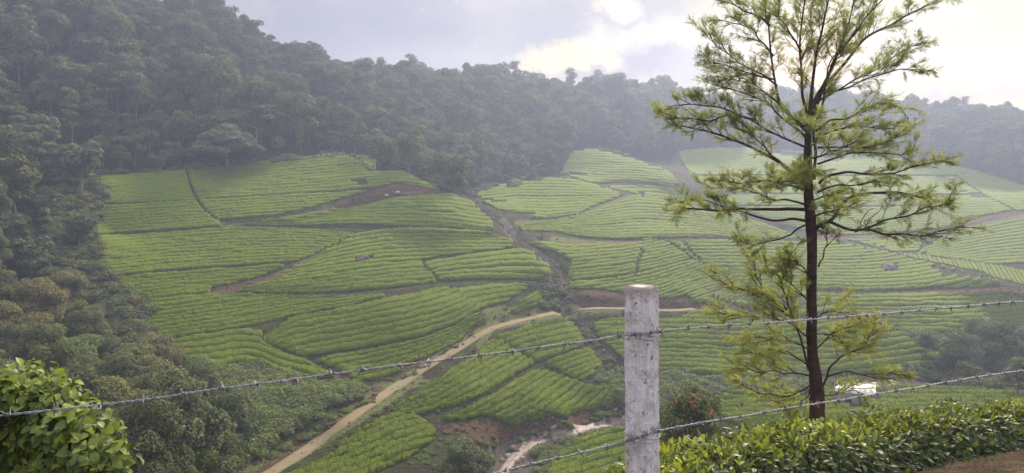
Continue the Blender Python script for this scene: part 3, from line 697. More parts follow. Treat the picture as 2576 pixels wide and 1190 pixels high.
        ob('leaf_flush', mesh_np('leaf_flush', Vf, np.arange(n_*4).reshape(-1, 4), {'top': ('POINT', 'FLOAT', np.repeat(np.clip(rng.normal(.75, .35, n_), 0, 1.3), 4))}), tm, root, kind='stuff'); n_fl = globals().get('n_fl', 0)+n_
print('tea rows', n_rows)
# ------------------------------------------------------------------ foliage
def leaf_mat(name, cols, trans=.25, rough=.7, hi=(.17, .18, .055)):
    """cols: list of base colours that single trees take"""
    m, t, b = new_mat(name)
    oi = t.new('ShaderNodeObjectInfo')
    rp = t.n.new('ShaderNodeValToRGB'); e = rp.color_ramp.elements; rp.color_ramp.interpolation = 'LINEAR'
    while len(e) < len(cols): e.new(.5)
    for i, (q, c) in enumerate(zip(e, cols)): q.position = i/max(1, len(cols)-1); q.color = (*c, 1)
    t.l.new(oi.outputs['Random'], rp.inputs[0])
    a = attr(t, 'tint')
    c = t.mix(t.mr(a, 0, 1, 0, .75), rp.outputs[0], hi)
    c = t.mix(t.mr(a, .0, .35, .45, 0), c, (.028, .034, .016))
    t.l.new(c, b.inputs['Base Color']); b.inputs['Roughness'].default_value = rough
    b.inputs['Specular IOR Level'].default_value = .1
    tr = t.new('ShaderNodeBsdfTranslucent'); t.l.new(t.mix(.4, c, (.16, .20, .03)), tr.inputs[0])
    mx = t.new('ShaderNodeMixShader'); mx.inputs[0].default_value = trans
    t.l.new(b.outputs[0], mx.inputs[1]); t.l.new(tr.outputs[0], mx.inputs[2]); t.l.new(mx.outputs[0], t.n['Material Output'].inputs[0])
    return m
def bark_mat(name, c1, c2, sc=6):
    m, t, b = new_mat(name); pos = t.new('ShaderNodeTexCoord').outputs['Object']
    n = t.noise(pos, sc, 5, .7); n2 = t.noise(pos, sc*.25, 3, .6)
    t.l.new(t.mix(t.mr(n2, .4, .65, 0, .5), t.mix(t.mr(n, .3, .7), c1, c2), (c2[0]*1.4, c2[1]*1.3, c2[2]*1.2)), b.inputs['Base Color']); bump(t, b, n, .7, .05); return m
M_dark = leaf_mat('dark evergreen leaves', [(.030,.045,.022),(.085,.110,.040),(.045,.060,.036),(.11,.125,.048),(.055,.095,.050),(.038,.052,.032),(.080,.098,.052)])
M_grey = leaf_mat('grey green leaves', [(.080,.112,.068),(.125,.155,.095),(.09,.12,.065)])
M_yel = leaf_mat('yellow green leaves', [(.15,.165,.045),(.20,.20,.055),(.13,.155,.045)])
M_brn = leaf_mat('brownish dry leaves', [(.17,.165,.062),(.22,.18,.080),(.15,.165,.058),(.18,.16,.085)])
M_br = leaf_mat('bright young leaves', [(.10,.16,.035),(.13,.20,.05)])
M_bark = bark_mat('pale forest bark', (.10,.09,.075), (.22,.20,.17))
M_barkd = bark_mat('dark bark', (.035,.028,.022), (.09,.07,.055))

def cards(cen, nrm, size, jit, r_, asp=.6):
    """small bent leaf clumps: two triangles-pairs each"""
    n = len(cen)
    N = nrm+r_.normal(0, jit, (n, 3)); N /= np.linalg.norm(N, axis=1)[:, None]+1e-9
    T = np.cross(N, r_.normal(0, 1, (n, 3))); T /= np.linalg.norm(T, axis=1)[:, None]+1e-9
    B = np.cross(N, T); s = size*(.6+.8*r_.random(n))[:, None]; sb = s*asp
    V = np.stack([cen-T*s, cen-B*sb*.9+N*s*.15, cen+T*s, cen+B*sb+N*s*.1], 1).reshape(-1, 3)
    F = np.arange(n*4).reshape(n, 4)
    return V, F
def crown_mesh(name, blobs, n, size, seed, jit=.55, flat=1.0, droop=0, fill=.25):
    r_ = np.random.default_rng(seed)
    B = np.array(blobs, float)       # x,y,z,rx,rz
    area = B[:, 3]**2; k = r_.choice(len(B), n, p=area/area.sum())
    d = r_.normal(0, 1, (n, 3)); d[:, 2] = np.abs(d[:, 2])*1.0-.35*r_.random(n)*2*(r_.random(n) < .5)
    d /= np.linalg.norm(d, axis=1)[:, None]
    rr = 1-fill*r_.random(n)**1.5
    # lumps on each blob
    lump = 1+.22*vnoise(np.concatenate([d*2.6], 1)+k[:, None]*3.3, 1.0, seed)
    off = d*np.stack([B[k, 3], B[k, 3], B[k, 4]], 1)*(rr*lump)[:, None]
    cen = B[k, :3]+off
    nrm = d/np.stack([B[k, 3], B[k, 3], B[k, 4]], 1); nrm /= np.linalg.norm(nrm, axis=1)[:, None]
    nrm = nrm*flat+np.array([0, 0, .5])
    V, F = cards(cen, nrm, size, jit, r_)
    tint = np.clip(.45+.3*r_.normal(0, .5, n)+.42*(r_.random(len(B))[k]-.5)+.25*vnoise(cen, .9, seed+3), 0, 1)
    return mesh_np(name, V, F, {'tint': ('POINT', 'FLOAT', np.repeat(tint, 4))})
def blobs_round(seed, R_=3.6, H=10, n=16, base=.42):
    r_ = np.random.default_rng(seed); out = []
    for i in range(n):
        a = r_.random()*6.28; q = r_.random()**.6; z = base+(1-base)*r_.random()
        env = math.sqrt(max(.05, 1-((z-.62)/.45)**2))
        x = math.cos(a)*q*R_*env*.8; y = math.sin(a)*q*R_*env*.8
        rad = R_*(.26+.22*r_.random())
        out.append((x, y, z*H-rad*.5, rad, rad*(.72+.3*r_.random())))
    out.append((0, 0, H*.62, R_*.62, R_*.55)); return out
def blobs_flat(seed, R_=5.5, H=9, n=22):
    r_ = np.random.default_rng(seed); out = []
    for i in range(n):
        a = r_.random()*6.28; q = math.sqrt(r_.random()); rad = R_*(.16+.12*r_.random())
        out.append((math.cos(a)*q*R_*.85, math.sin(a)*q*R_*.85, H*(.93-.30*q*q-.16*r_.random()), rad, rad*.36))
    return out
def blobs_tall(seed, R_=2.2, H=13, n=14):
    r_ = np.random.default_rng(seed); out = []
    for i in range(n):
        z = .40+.6*i/n; a = r_.random()*6.28; env = 1-.55*abs(z-.68)/.4; rad = R_*(.42+.2*r_.random())
        out.append((math.cos(a)*R_*.75*env*r_.random(), math.sin(a)*R_*.75*env*r_.random(), z*H-.5, rad, rad*.6))
    return out
def trunk_mesh(name, H, r0, seed, blobs=None, nb=6, lean=.5):
    r_ = np.random.default_rng(seed); a = Acc()
    lx, ly = r_.normal(0, lean, 2)
    z = np.linspace(-1.2, H*.86, 9); f = np.clip(z/H, 0, 1)
    P = np.stack([lx*f**1.5+.12*vnoise(np.stack([z, z*0+seed], 1), .5), ly*f**1.5+.12*vnoise(np.stack([z, z*0+seed+9], 1), .5), z], 1)
    a.add(*tube(P, r0*(1-.75*f)+r0*.25*(f < .02), 7))
    if blobs is not None:
        pick = sorted(blobs, key=lambda q: -abs(q[0])-abs(q[1]))[:nb]
        for (x, y, zz, rx, rz) in pick:
            h0 = min(zz*.72, H*.8); i0 = np.interp(h0, z, np.arange(len(z))); p0 = np.array([np.interp(h0, z, P[:, 0]), np.interp(h0, z, P[:, 1]), h0])
            p1 = np.array([x, y, zz]); s = np.linspace(0, 1, 6)[:, None]
            q = p0+(p1-p0)*s; q[:, 2] += (np.sin(s[:, 0]*math.pi)*-.06*H*.3)
            a.add(*tube(q, r0*.38*(1-.75*s[:, 0]), 5))
    return a.mesh(name, True)
PROTO = {}
M_umb = leaf_mat('pale umbrella leaves', [(.15,.19,.125),(.15,.19,.125)])
def make_proto(key, blobs, H, r0, n, size, mat, bark, seed, **kw):
    cm = crown_mesh('crown', blobs, n, size, seed, **kw); cm.materials.append(mat)
    tmsh = trunk_mesh('trunk', H, r0, seed, blobs); tmsh.materials.append(bark)
    PROTO[key] = (cm, tmsh, H)
for s in range(5): make_proto(('dark', s), blobs_round(10+s, 3.2+.35*s, 9.5+.5*s, 15+s), 9.5+.5*s, .2, 4200, .30, M_dark, M_bark, 10+s)
for s in range(3): make_proto(('grey', s), blobs_round(30+s, 3.7, 9, 13), 9, .22, 3800, .32, M_grey, M_bark, 30+s)
for s in range(2): make_proto(('flat', s), blobs_flat(40+s), 9, .2, 3200, .30, M_grey, M_bark, 40+s, flat=.6)
for s in range(2): make_proto(('tall', s), blobs_tall(50+s), 13, .16, 2400, .28, M_yel, M_bark, 50+s)
for s in range(2): make_proto(('brown', s), blobs_round(60+s, 3.1, 7.5, 14), 7.5, .17, 3600, .28, M_brn, M_bark, 60+s)
for s in range(2): make_proto(('open', s), blobs_tall(70+s, 3.4, 13, 9), 13, .17, 1100, .30, M_dark, M_bark, 70+s, fill=.6)
# finer versions for the trees within 110 m
for s in range(4): make_proto(('dark_near', s), blobs_round(80+s, 3.2, 8, 20), 8, .18, 17000, .115, M_dark, M_bark, 80+s, fill=.35)
for s in range(3): make_proto(('brown_near', s), blobs_round(90+s, 3.0, 7, 20), 7, .15, 16000, .11, M_brn, M_bark, 90+s, fill=.4)
for s in range(2): make_proto(('grey_near', s), blobs_round(100+s, 3.2, 7.5, 18), 7.5, .16, 16000, .12, M_grey, M_bark, 100+s, fill=.35)
make_proto(('acacia_near', 0), blobs_flat(110, 4.2, 6, 34), 6, .14, 11000, .10, M_brn, M_barkd, 110, flat=.5, fill=.6)
make_proto(('bright_near', 0), blobs_round(120, 2.8, 6, 18), 6, .14, 15000, .105, M_br, M_bark, 120, fill=.4)
make_proto(('broad', 0), [(x, y, z*.92-.42*((x*x+y*y)/67)*6, a_, b_*1.5) for x, y, z, a_, b_ in blobs_flat(130, 8.2, 12, 70)], 12, .35, 22000, .28, M_umb, M_bark, 130, flat=.6)
_roots = {}
def place_tree(key, loc, rz, scale, name, label, group=None):
    if key not in _roots:
        cm, tmsh, H = PROTO[key]
        r = thing(name, label, 'tree'); ob('trunk', tmsh, None, r); ob('crown', cm, None, r)
        _roots[key] = r; src = r
        r.location = loc; r.rotation_euler = (0, 0, rz); r.scale = (scale,)*3 if not hasattr(scale, '__len__') else scale
        if group: r['group'] = group
        return r
    r = dup(_roots[key], loc, rz, scale, label, group); r.name = name
    if not group and 'group' in r: del r['group']
    return r
def ground_at(px, py):
    return cast([px], [py])[0]
# trees one can pick out (traced foot of the tree, key, scale, label)
SPECIAL = [
 (572,428,('broad',0),(1.0,1.0,.92),0,'broad grey-green tree with layered umbrella crown at the top edge of the tea'),
 (184,372,('tall',0),1.02,.6,'tall yellow-green tree with a bare pale trunk on the left forest slope'),
 (205,492,('grey',1),1.18,2,'large pale grey-green tree overhanging the upper left corner of the tea'),
 (200,640,('grey',0),.8,1,'pale green tree beside the left edge of the tea, midway down'),
 (215,600,('tall',1),.62,1,'small yellow-green tree beside the left edge of the tea'),
 (120,790,('bright_near',0),.70,0,'bright olive rounded tree among brown crowns left of the tea'),
 (400,1000,('brown_near',1),1.0,.4,'brown-crowned tree with slender pale trunks at the lower left corner of the tea'),
 (455,985,('dark_near',2),.55,.4,'small dark bushy tree just right of the pale-trunked one'),
 (400,1120,('acacia_near',0),1.0,.4,'wide flat-topped brownish tree seen behind the upper wire at lower left'),
 (405,1262,('bright_near',0),.85,1.4,'small bright yellow-green tree at the bottom edge, left of the road'),
 (1165,1262,('grey_near',0),.78,.4,'leafy blue-green tree in front of the bottom edge, left of the stream'),
 (2400,960,('grey_near',0),1.0,2,'dark leaning tree in the valley at the right, behind the banded spur'),
 (2470,900,('bright_near',0),1.30,2,'pale yellow-green feathery tree in the valley at far right'),
 (2500,950,('grey_near',1),1.15,.2,'grey-green tree hung with creepers in the valley at far right'),
 (2590,940,('grey_near',1),1.0,.2,'dark tree cut by the right edge of the view, in the valley'),
 (2330,905,('grey_near',0),.6,.2,'small dark tree in the gully behind the banded spur'),
 (2560,1000,('grey_near',0),.62,1.2,'low grey bush tree on the stream bank at far right'),
 (2440,965,('bright_near',0),.5,.2,'short light green tree by the pinkish stream stones'),
 (1735,1130,('dark_near',2),(.78,.78,.86),.9,'dark rounded tree with red flowers just right of the concrete post'),
 (1115,440,('tall',1),.55,.9,'small slender tree where the left crest meets the forest')]
rr = random.Random(5)
for px, py, key, sc, rz, label in SPECIAL:
    if py < 1195: g = ground_at(px, py)
    else: g = at(px, 1150, 70); g[2] = height(g[0:1], g[1:2])[0]
    if px == 1735: g = np.array([10.4, 42., 0]); g[2] = height(g[0:1], g[1:2])[0]
    if px == 405: g = np.array([-24.5, 54., 0]); g[2] = height(g[0:1], g[1:2])[0]
    if px == 1165: g = np.array([-4.1, 66., 0]); g[2] = height(g[0:1], g[1:2])[0]
    place_tree(key, tuple(g), rz, sc, {'broad': 'umbrella_tree', 'acacia_near': 'flat_topped_tree'}.get(key[0], 'forest_tree'), label)

# the forest: one foot per 5 m cell
cand = []
def jgrid(x0, x1, y0, y1, s):
    X, Y = np.meshgrid(np.arange(x0, x1, s), np.arange(y0, y1, s)); r_ = np.random.default_rng(11)
    return X.ravel()+r_.uniform(-.42, .42, X.size)*s, Y.ravel()+r_.uniform(-.42, .42, X.size)*s
XA, YA = jgrid(-75, 130, 49, 116, 3.9); XB, YB = jgrid(-190, 330, 116, 480, 4.9)
X = np.concatenate([XA, XB]); Y = np.concatenate([YA, YB]); Z = height(X, Y)
P = np.stack([X, Y, Z], 1); qx, qy = project(P)
hit = cast(np.clip(qx, -600, 3200), np.clip(qy, -500, 1300)); hidden = (hit[:, 1] < Y-9)
inopen = inpoly(qx, qy, OPEN)
wooded = ~inopen | (inopen & hidden & (Y > 186) & (X < 12) & (X > -36) & (qy < 500))
bankz = inpoly(qx, qy, [(530,935),(640,930),(800,960),(960,980),(900,1040),(760,1110),(640,1200),(420,1300),(640,1400),(900,1400),(1700,1400),(1700,1060),(1000,1000)])
wooded &= ~bankz & ~((qx > 640) & (qy > 900)) & ~((qx > 1700) & (qy > 700))
wooded |= (qx > 2740) & (Y > 49)
# crown top must be in or near the view and not behind terrain
tx, ty = project(P+np.array([0, 0, 9.0])); th = cast(np.clip(tx, -600, 3200), np.clip(ty, -600, 1300))
seen = (tx > -260) & (tx < 3500) & (qy > -150) & (ty < 1250) & ~(th[:, 1] < Y-6)
k = np.where(wooded & seen)[0]
d = np.hypot(X[k], Y[k]); k = k[np.argsort(d)]
print('forest trees', len(k))
def ZON(px, py, Y_):
    if Y_ < 112: return ('in the bottom left corner above the wire' if py > 900 else 'on the lower left edge beside the tea' if px > 110 else 'at the far left edge, low down')
    if px < 250: return 'at the left edge, high on the slope' if py < 250 else 'at the left edge, halfway up the slope'
    if px < 560: return 'high on the left slope, under the skyline' if py < 210 else 'on the left slope, right above the tea' if py > 350 else 'in the middle of the left slope'
    if px < 930: return 'near the skyline above the left hill' if py < 240 else 'just above the top tea plot' if py > 330 else 'on the slope between skyline and top tea plot'
    if px < 1240: return 'in the dark hollow behind the left crest' if py > 330 else 'on the ridge above the left crest'
    return 'on the middle slope behind the rounded spur' if px < 1650 else 'on the far right ridge in blue haze'
LAB = {'dark': 'dark green rounded tree', 'grey': 'grey-green broad tree', 'flat': 'flat-layered grey-green tree', 'tall': 'slim yellow-green tree',
       'brown': 'brownish dry-leaved tree', 'open': 'thin-crowned tree'}
NEARK = {'dark': ('dark_near', 4), 'brown': ('brown_near', 3), 'grey': ('grey_near', 2), 'flat': ('acacia_near', 1), 'tall': ('bright_near', 1), 'open': ('dark_near', 4)}
CNT = {'dark': 5, 'grey': 3, 'flat': 2, 'tall': 2, 'brown': 2, 'open': 2}
far_pts = []
size = 1/d[np.argsort(d)]
nind = 0
for j, i in enumerate(k):
    px, py, Yd = qx[i], qy[i], Y[i]; r0 = rr.random()
    patch = vnoise(np.array([[X[i], Y[i]]]), .035, 4)[0]
    onridge = (ty[i] < 330 and px > 420 and Z[i] > 12)
    if Yd < 112: kind = 'brown' if r0 < .36+.25*patch else 'dark' if r0 < .74 else 'grey' if r0 < .88 else 'tall' if r0 < .93 else 'flat'
    else: kind = 'dark' if r0 < .60+.2*patch else 'grey' if r0 < .78 else 'flat' if r0 < .84 else 'tall' if r0 < .885 else 'brown' if r0 < .94 else 'open'
    if onridge and r0 > .82: kind = 'open'
    sc = .64+.82*rr.random()**2.0
    if Yd > 112: sc *= .92
    if Yd < 112: sc *= .86
    dens_edge = dpoly(np.array([px]), np.array([py]), OPEN[:16])[0]
    if dens_edge < 25 and Yd > 112: sc *= .75
    if any(abs(px-s[0]) < 24 and abs(py-s[1]) < 20 for s in SPECIAL): continue
    if 470 < px < 680 and 405 < py < 470: continue
    if 120 < px < 235 and 374 < py < 445: continue
    if 100 < px < 230 and 225 < py < 372 and rr.random() < .55: sc *= .6
    key = (kind, rr.randrange(CNT[kind]))
    if Yd < 112: kk, c_ = NEARK[kind]; key = (kk, rr.randrange(c_))
    rz = rr.random()*6.28
    vis_in = (-40 < tx[i] < 2620) and ty[i] < 1190 and qy[i] > 0
    if nind < 270 and vis_in:
        zone = ZON(px, py, Yd)
        place_tree(key, (X[i], Y[i], Z[i]-.3), rz, (sc, sc, sc*rr.uniform(.85, 1.2)), 'forest_tree', ('tall ' if sc > 1.04 else 'small ' if sc < .80 else 'middling ')+LAB[kind]+' '+zone, 'forest trees '+zone); nind += 1
    else: far_pts.append((X[i], Y[i], Z[i]-.3, rz, sc, key))
# beyond the nearest: one mass of instanced trees
lib = bpy.data.collections.new('far_tree_kinds'); keys = sorted(set(p[5] for p in far_pts))
kidx = {}
for n_, key in enumerate(keys):
    cm, tmsh, H = PROTO[key]
    a = bpy.data.objects.new('kind_%02d' % n_, cm); lib.objects.link(a); kidx[key] = n_
def scatter(name, pts, keyidx, coll, **props):
    V = np.array([p[:3] for p in pts]); n = len(V)
    me = bpy.data.meshes.new(name); me.from_pydata(V.tolist(), [], [])
    for an, arr, ty_ in (('rz', [p[3] for p in pts], 'FLOAT'), ('sc', [p[4] for p in pts], 'FLOAT'), ('kd', [keyidx[p[5]] for p in pts], 'INT')):
        at_ = me.attributes.new(an, ty_, 'POINT'); at_.data.foreach_set('value', arr)
    o = ob(name, me, None, **props)
    g = bpy.data.node_groups.new(name, 'GeometryNodeTree')
    g.interface.new_socket('Geometry', in_out='INPUT', socket_type='NodeSocketGeometry'); g.interface.new_socket('Geometry', in_out='OUTPUT', socket_type='NodeSocketGeometry')
    N = g.nodes; L = g.links
    gi = N.new('NodeGroupInput'); go = N.new('NodeGroupOutput'); ip = N.new('GeometryNodeInstanceOnPoints'); ci = N.new('GeometryNodeCollectionInfo')
    ci.inputs['Collection'].default_value = coll; ci.inputs['Separate Children'].default_value = True; ci.inputs['Reset Children'].default_value = True
    def na(nm, typ):
        q = N.new('GeometryNodeInputNamedAttribute'); q.data_type = typ; q.inputs['Name'].default_value = nm; return q.outputs['Attribute']
    L.new(gi.outputs[0], ip.inputs['Points']); L.new(ci.outputs[0], ip.inputs['Instance']); ip.inputs['Pick Instance'].default_value = True
    L.new(na('kd', 'INT'), ip.inputs['Instance Index'])
    cx_ = N.new('ShaderNodeCombineXYZ'); L.new(na('rz', 'FLOAT'), cx_.inputs[2]); L.new(cx_.outputs[0], ip.inputs['Rotation'])
    c2 = N.new('ShaderNodeCombineXYZ'); s_ = na('sc', 'FLOAT')
    for a_ in range(3): L.new(s_, c2.inputs[a_])
    L.new(c2.outputs[0], ip.inputs['Scale']); L.new(ip.outputs[0], go.inputs[0])
    md = o.modifiers.new('scatter', 'NODES'); md.node_group = g
    return o
if far_pts:
    scatter('forest', far_pts, kidx, lib, kind='stuff', label='dense mixed forest covering the ridges behind the tea', category='forest')
# shrubs and undergrowth
def small_proto(name, blobs, n, size, mat, seed):
    cm = crown_mesh(name, blobs, n, size, seed, fill=.5); cm.materials.append(mat); return cm
lib2 = bpy.data.collections.new('shrub_kinds'); SH = {}
M_shrub = leaf_mat('creeper leaves', [(.11,.185,.038),(.15,.22,.05),(.11,.17,.06),(.18,.20,.07)])
M_dry = leaf_mat('dry weeds', [(.13,.10,.055),(.16,.13,.065),(.10,.105,.045)])
for n_, (nm, m_) in enumerate([('a', M_shrub), ('b', M_shrub), ('c', M_dry), ('d', M_grey), ('e', M_dark)]):
    q = bpy.data.objects.new('shrub_'+nm, small_proto('shrub_'+nm, [(rr.uniform(-.6, .6), rr.uniform(-.6, .6), rr.uniform(.1, .6), rr.uniform(.3, .55), rr.uniform(.25, .5)) for _ in range(8)], 900, .085, m_, 200+n_))
    lib2.objects.link(q); SH[nm] = n_
def scatter_px(name, zones, label, cat):
    pts = []
    for poly, n, kinds, s0, s1 in zones:
        a = np.array(poly, float)
        if len(poly) == 0: continue
        x = np.random.default_rng(len(pts)+3).uniform(a[:, 0].min(), a[:, 0].max(), n*4); y = np.random.default_rng(len(pts)+4).uniform(a[:, 1].min(), a[:, 1].max(), n*4)
        m_ = inpoly(x, y, poly); x = x[m_][:n]; y = y[m_][:n]; H_ = cast(x, y)
        for h in H_:
            if not np.isnan(h[1]): pts.append((h[0], h[1], h[2]-.08, rr.random()*6.28, rr.uniform(s0, s1), rr.choice(kinds)))
    scatter(name, pts, SH, lib2, kind='stuff', label=label, category=cat)
scatter_px('undergrowth', [
 ([(540,935),(640,930),(760,965),(940,985),(915,1005),(820,1035),(710,1100),(610,1165),(540,1190),(520,1100)], 620, 'aaabbbcd', .8, 1.7),
 ([(940,985),(950,1005),(700,1150),(660,1160)], 60, 'abc', .35, .7),
 ([(60,640),(230,600),(270,700),(340,745),(410,870),(540,930),(560,1050),(500,1100),(300,980),(120,820)], 420, 'eebcd', 1.0, 2.2),
 ([(100,440),(285,436),(262,470),(255,515),(225,600),(120,640)], 160, 'eebd', 1.0, 2.0),
 ([(285,436),(600,412),(870,384),(870,394),(600,421),(285,442)], 90, 'eabd', .8, 1.6),
 ([(930,396),(1060,455),(1170,490),(1195,478),(1340,438),(1400,438),(1400,445),(1200,498),(1110,478)], 60, 'eabd', .8, 1.6),
 ([(1660,940),(1850,965),(2000,950),(2100,965),(2080,1000),(1850,985),(1790,1010),(1760,1060),(1660,1100)], 300, 'aaabdd', .8, 1.6),
 ([(1350,725),(1400,715),(1420,745),(1400,785),(1360,775)], 40, 'aabd', .7, 1.4),
 ([(1500,950),(1580,940),(1585,1020),(1540,1000)], 70, 'aad', .7, 1.4),
 ([(1100,1080),(1200,1130),(1330,1090),(1400,1070),(1540,1040),(1575,1050),(1400,1085),(1320,1110),(1180,1120)], 60, 'acdb', .35, .8),
 ([(1440,745),(1560,740),(1900,775),(1900,785),(1560,765)], 60, 'cccb', .25, .55),
 ([(2200,945),(2350,925),(2450,890),(2576,900),(2600,975),(2420,985),(2300,950)], 220, 'abde', .8, 1.8),
 ([(2230,835),(2330,850),(2420,840),(2600,830),(2600,920),(2400,930),(2366,890)], 160, 'abde', .8, 2.0),
 ([(1340,1190),(1350,1160),(1420,1110),(1540,1075),(1560,1085),(1440,1120),(1400,1190)], 80, 'aab', .4, .8),
 ([(1180,500),(1240,560),(1290,600),(1350,640),(1420,700),(1440,800),(1490,850),(1560,930),(1540,960),(1470,860),(1400,770),(1380,670),(1250,560)], 280, 'aabcd', .3, .9),
 ([(640,905),(700,945),(850,955),(880,965),(780,975),(560,935)], 50, 'acb', .3, .7),
 ([(860,915),(1010,925),(1165,858),(1215,800),(1225,812),(1175,870),(1020,960),(880,960)], 90, 'ccb', .25, .5),
 ([(560,562),(690,546),(940,480),(1110,482),(1060,492),(930,500),(750,550),(600,572)], 60, 'ccb', .25, .5),
 ([(2060,735),(2570,725),(2570,745),(2060,742)], 50, 'ccb', .25, .5)],
 'tangled shrubs, creepers and weeds on the banks and field edges', 'undergrowth')
lib3 = bpy.data.collections.new('stone_kinds'); ST = {}
mst, t, b = new_mat('weathered stones'); oi = t.new('ShaderNodeObjectInfo'); n = t.noise(t.new('ShaderNodeTexCoord').outputs['Object'], 4, 4, .7)
t.l.new(t.mix(t.m('MULTIPLY', oi.outputs['Random'], t.mr(n, .2, .8)), (.050, .042, .036), (.26, .215, .18)), b.inputs['Base Color'])
import bmesh
for n_ in range(4):
    me = bpy.data.meshes.new('stone'); bm = bmesh.new(); bmesh.ops.create_icosphere(bm, subdivisions=2, radius=1); co = np.array([v.co for v in bm.verts]); f = 1+.35*vnoise(co, 1.4, 50+n_)
    for v, q in zip(bm.verts, co*f[:, None]*[1, .8, .6]): v.co = q
    bm.to_mesh(me); bm.free(); me.materials.append(mst); q = bpy.data.objects.new('stone_%d' % n_, me); lib3.objects.link(q); ST[n_] = n_
pts = []; r_ = np.random.default_rng(31)
for Wl, n_, sp, s0, s1 in ((gully_w, 520, 1.7, .08, .42), (stream_w, 420, 2.2, .08, .38), (road_w, 120, 2.4, .05, .16)):
    Wq = Wl[~np.isnan(Wl[:, 1])]
    for j in range(n_):
        c_ = Wq[r_.integers(len(Wq))]+np.append(r_.normal(0, sp*.5, 2), 0); z_ = height(c_[:1], c_[1:2])[0]; pts.append((c_[0], c_[1], z_+.05, r_.random()*6.28, s0+(s1-s0)*r_.random()**2.2, int(r_.integers(4))))
scatter('stones', pts, ST, lib3, kind='stuff', label='loose stones strewn along the gully, the stream and the dirt road', category='stones')
wx = np.random.default_rng(77); x_ = wx.uniform(180, 2600, 9000); y_ = wx.uniform(400, 1180, 9000); m_ = inpoly(x_, y_, OPEN)
for pl in PLOTS: m_ &= ~inpoly(x_, y_, pl[1])
x_, y_ = x_[m_][:1700], y_[m_][:1700]; Hh = cast(x_, y_); rd = np.min(np.hypot(Hh[:, None, 0]-road_w[None, ::4, 0], Hh[:, None, 1]-road_w[None, ::4, 1]), 1); sdst = np.min(np.hypot(Hh[:, None, 0]-stream_w[None, ::4, 0], Hh[:, None, 1]-stream_w[None, ::4, 1]), 1)
pts = [(h[0], h[1], h[2]-.04, rr.random()*6.28, rr.uniform(.12, .42), SH[rr.choice('aabccd')]) for h, a_, b_ in zip(Hh, rd, sdst) if h[1] > 40 and a_ > 1.5 and b_ > 1.2]
scatter('weeds', pts, {v: v for v in SH.values()}, lib2, kind='stuff', label='low weeds and grass tufts on the earth between the tea plots', category='weeds')
# ------------------------------------------------------------------ haze
def haze():
    m = bpy.data.materials.new('valley haze'); m.use_nodes = True; t = NT(m.node_tree); t.n.clear()
    o_ = t.new('ShaderNodeOutputMaterial'); v = t.new('ShaderNodeVolumePrincipled')
    v.inputs['Color'].default_value = (.62, .73, 1.0, 1); v.inputs['Density'].default_value = .00078; v.inputs['Anisotropy'].default_value = .45
    t.l.new(v.outputs[0], o_.inputs['Volume'])
    x0, x1, y0, y1 = GX[0]-3, GX[-1]+3, GY[0]-3, GY[-1]+3; z0 = float(GZ.min())-1.5; z1 = float(GZ[(gx > -140)].max())+16
    V = np.array([(x, y, z) for z in (z0, z1) for y in (y0, y1) for x in (x0, x1)])
    F = np.array([(0, 2, 3, 1), (4, 5, 7, 6), (0, 1, 5, 4), (2, 6, 7, 3), (0, 4, 6, 2), (1, 3, 7, 5)])
    ob('haze', mesh_np('haze', V, F), m, kind='stuff')
haze()
# ------------------------------------------------------------------ the tall feathery tree
TY = 16.0
def tp(px, py, dy=0.0): return at(px, py, TY+dy)
M_trunk = bark_mat('wet dark bark', (.014,.010,.008), (.060,.040,.028), 9)
tq = NT(M_trunk.node_tree); bq = M_trunk.node_tree.nodes['Principled BSDF']; lk = bq.inputs['Base Color'].links[0].from_socket
zq = tq.new('ShaderNodeSeparateXYZ'); tq.l.new(tq.new('ShaderNodeTexCoord').outputs['Object'], zq.inputs[0])
tq.l.new(tq.mix(tq.mr(zq.outputs[2], .75, .50, 0, .8), lk, (.12, .062, .042)), bq.inputs['Base Color'])
M_limb = bark_mat('dark limb bark', (.022,.016,.012), (.075,.052,.036), 12)
M_fea = leaf_mat('feathery leaves', [(.30,.35,.095),(.30,.35,.095)], trans=.62, rough=.6, hi=(.52, .51, .10))
hero = thing('tall_tree', 'tall feathery-leaved tree with a dark trunk, standing behind the near tea hedge', 'tree', tuple(tp(2056, 1062)))
HB = np.array(hero.location)
TR = [(2058,1085,46),(2056,1058,43),(2054,1015,40),(2052,985,37),(2047,935,31),(2042,860,28),(2040,760,27),(2041,690,26.5),(2045,600,27),(2043,560,29),(2037,500,26),(2034,440,24),(2034,380,20),(2036,320,17),(2039,270,12),(2042,220,9)]
L = np.array(TR, float); n = 70; P2 = resample(L, n)
P = tp(P2[:, 0], P2[:, 1]); P[:, 1] += .10*vnoise(np.stack([np.arange(n)*.12, np.zeros(n)], 1)); 
V, F = tube(P-HB, P2[:, 2]*.92*TY/FPX/2, 18)
nn = vnoise(V, 9, 3)*.010+vnoise(V*[3, 3, .6], 9, 4)*.010; ax = np.repeat(P-HB, 18, 0); rad = V[:len(ax)]-ax
V[:len(ax)] += rad/np.linalg.norm(rad, axis=1)[:, None]*nn[:len(ax), None]
a = Acc(); a.add(V, F); ob('trunk', a.mesh('trunk', True), M_trunk, hero)
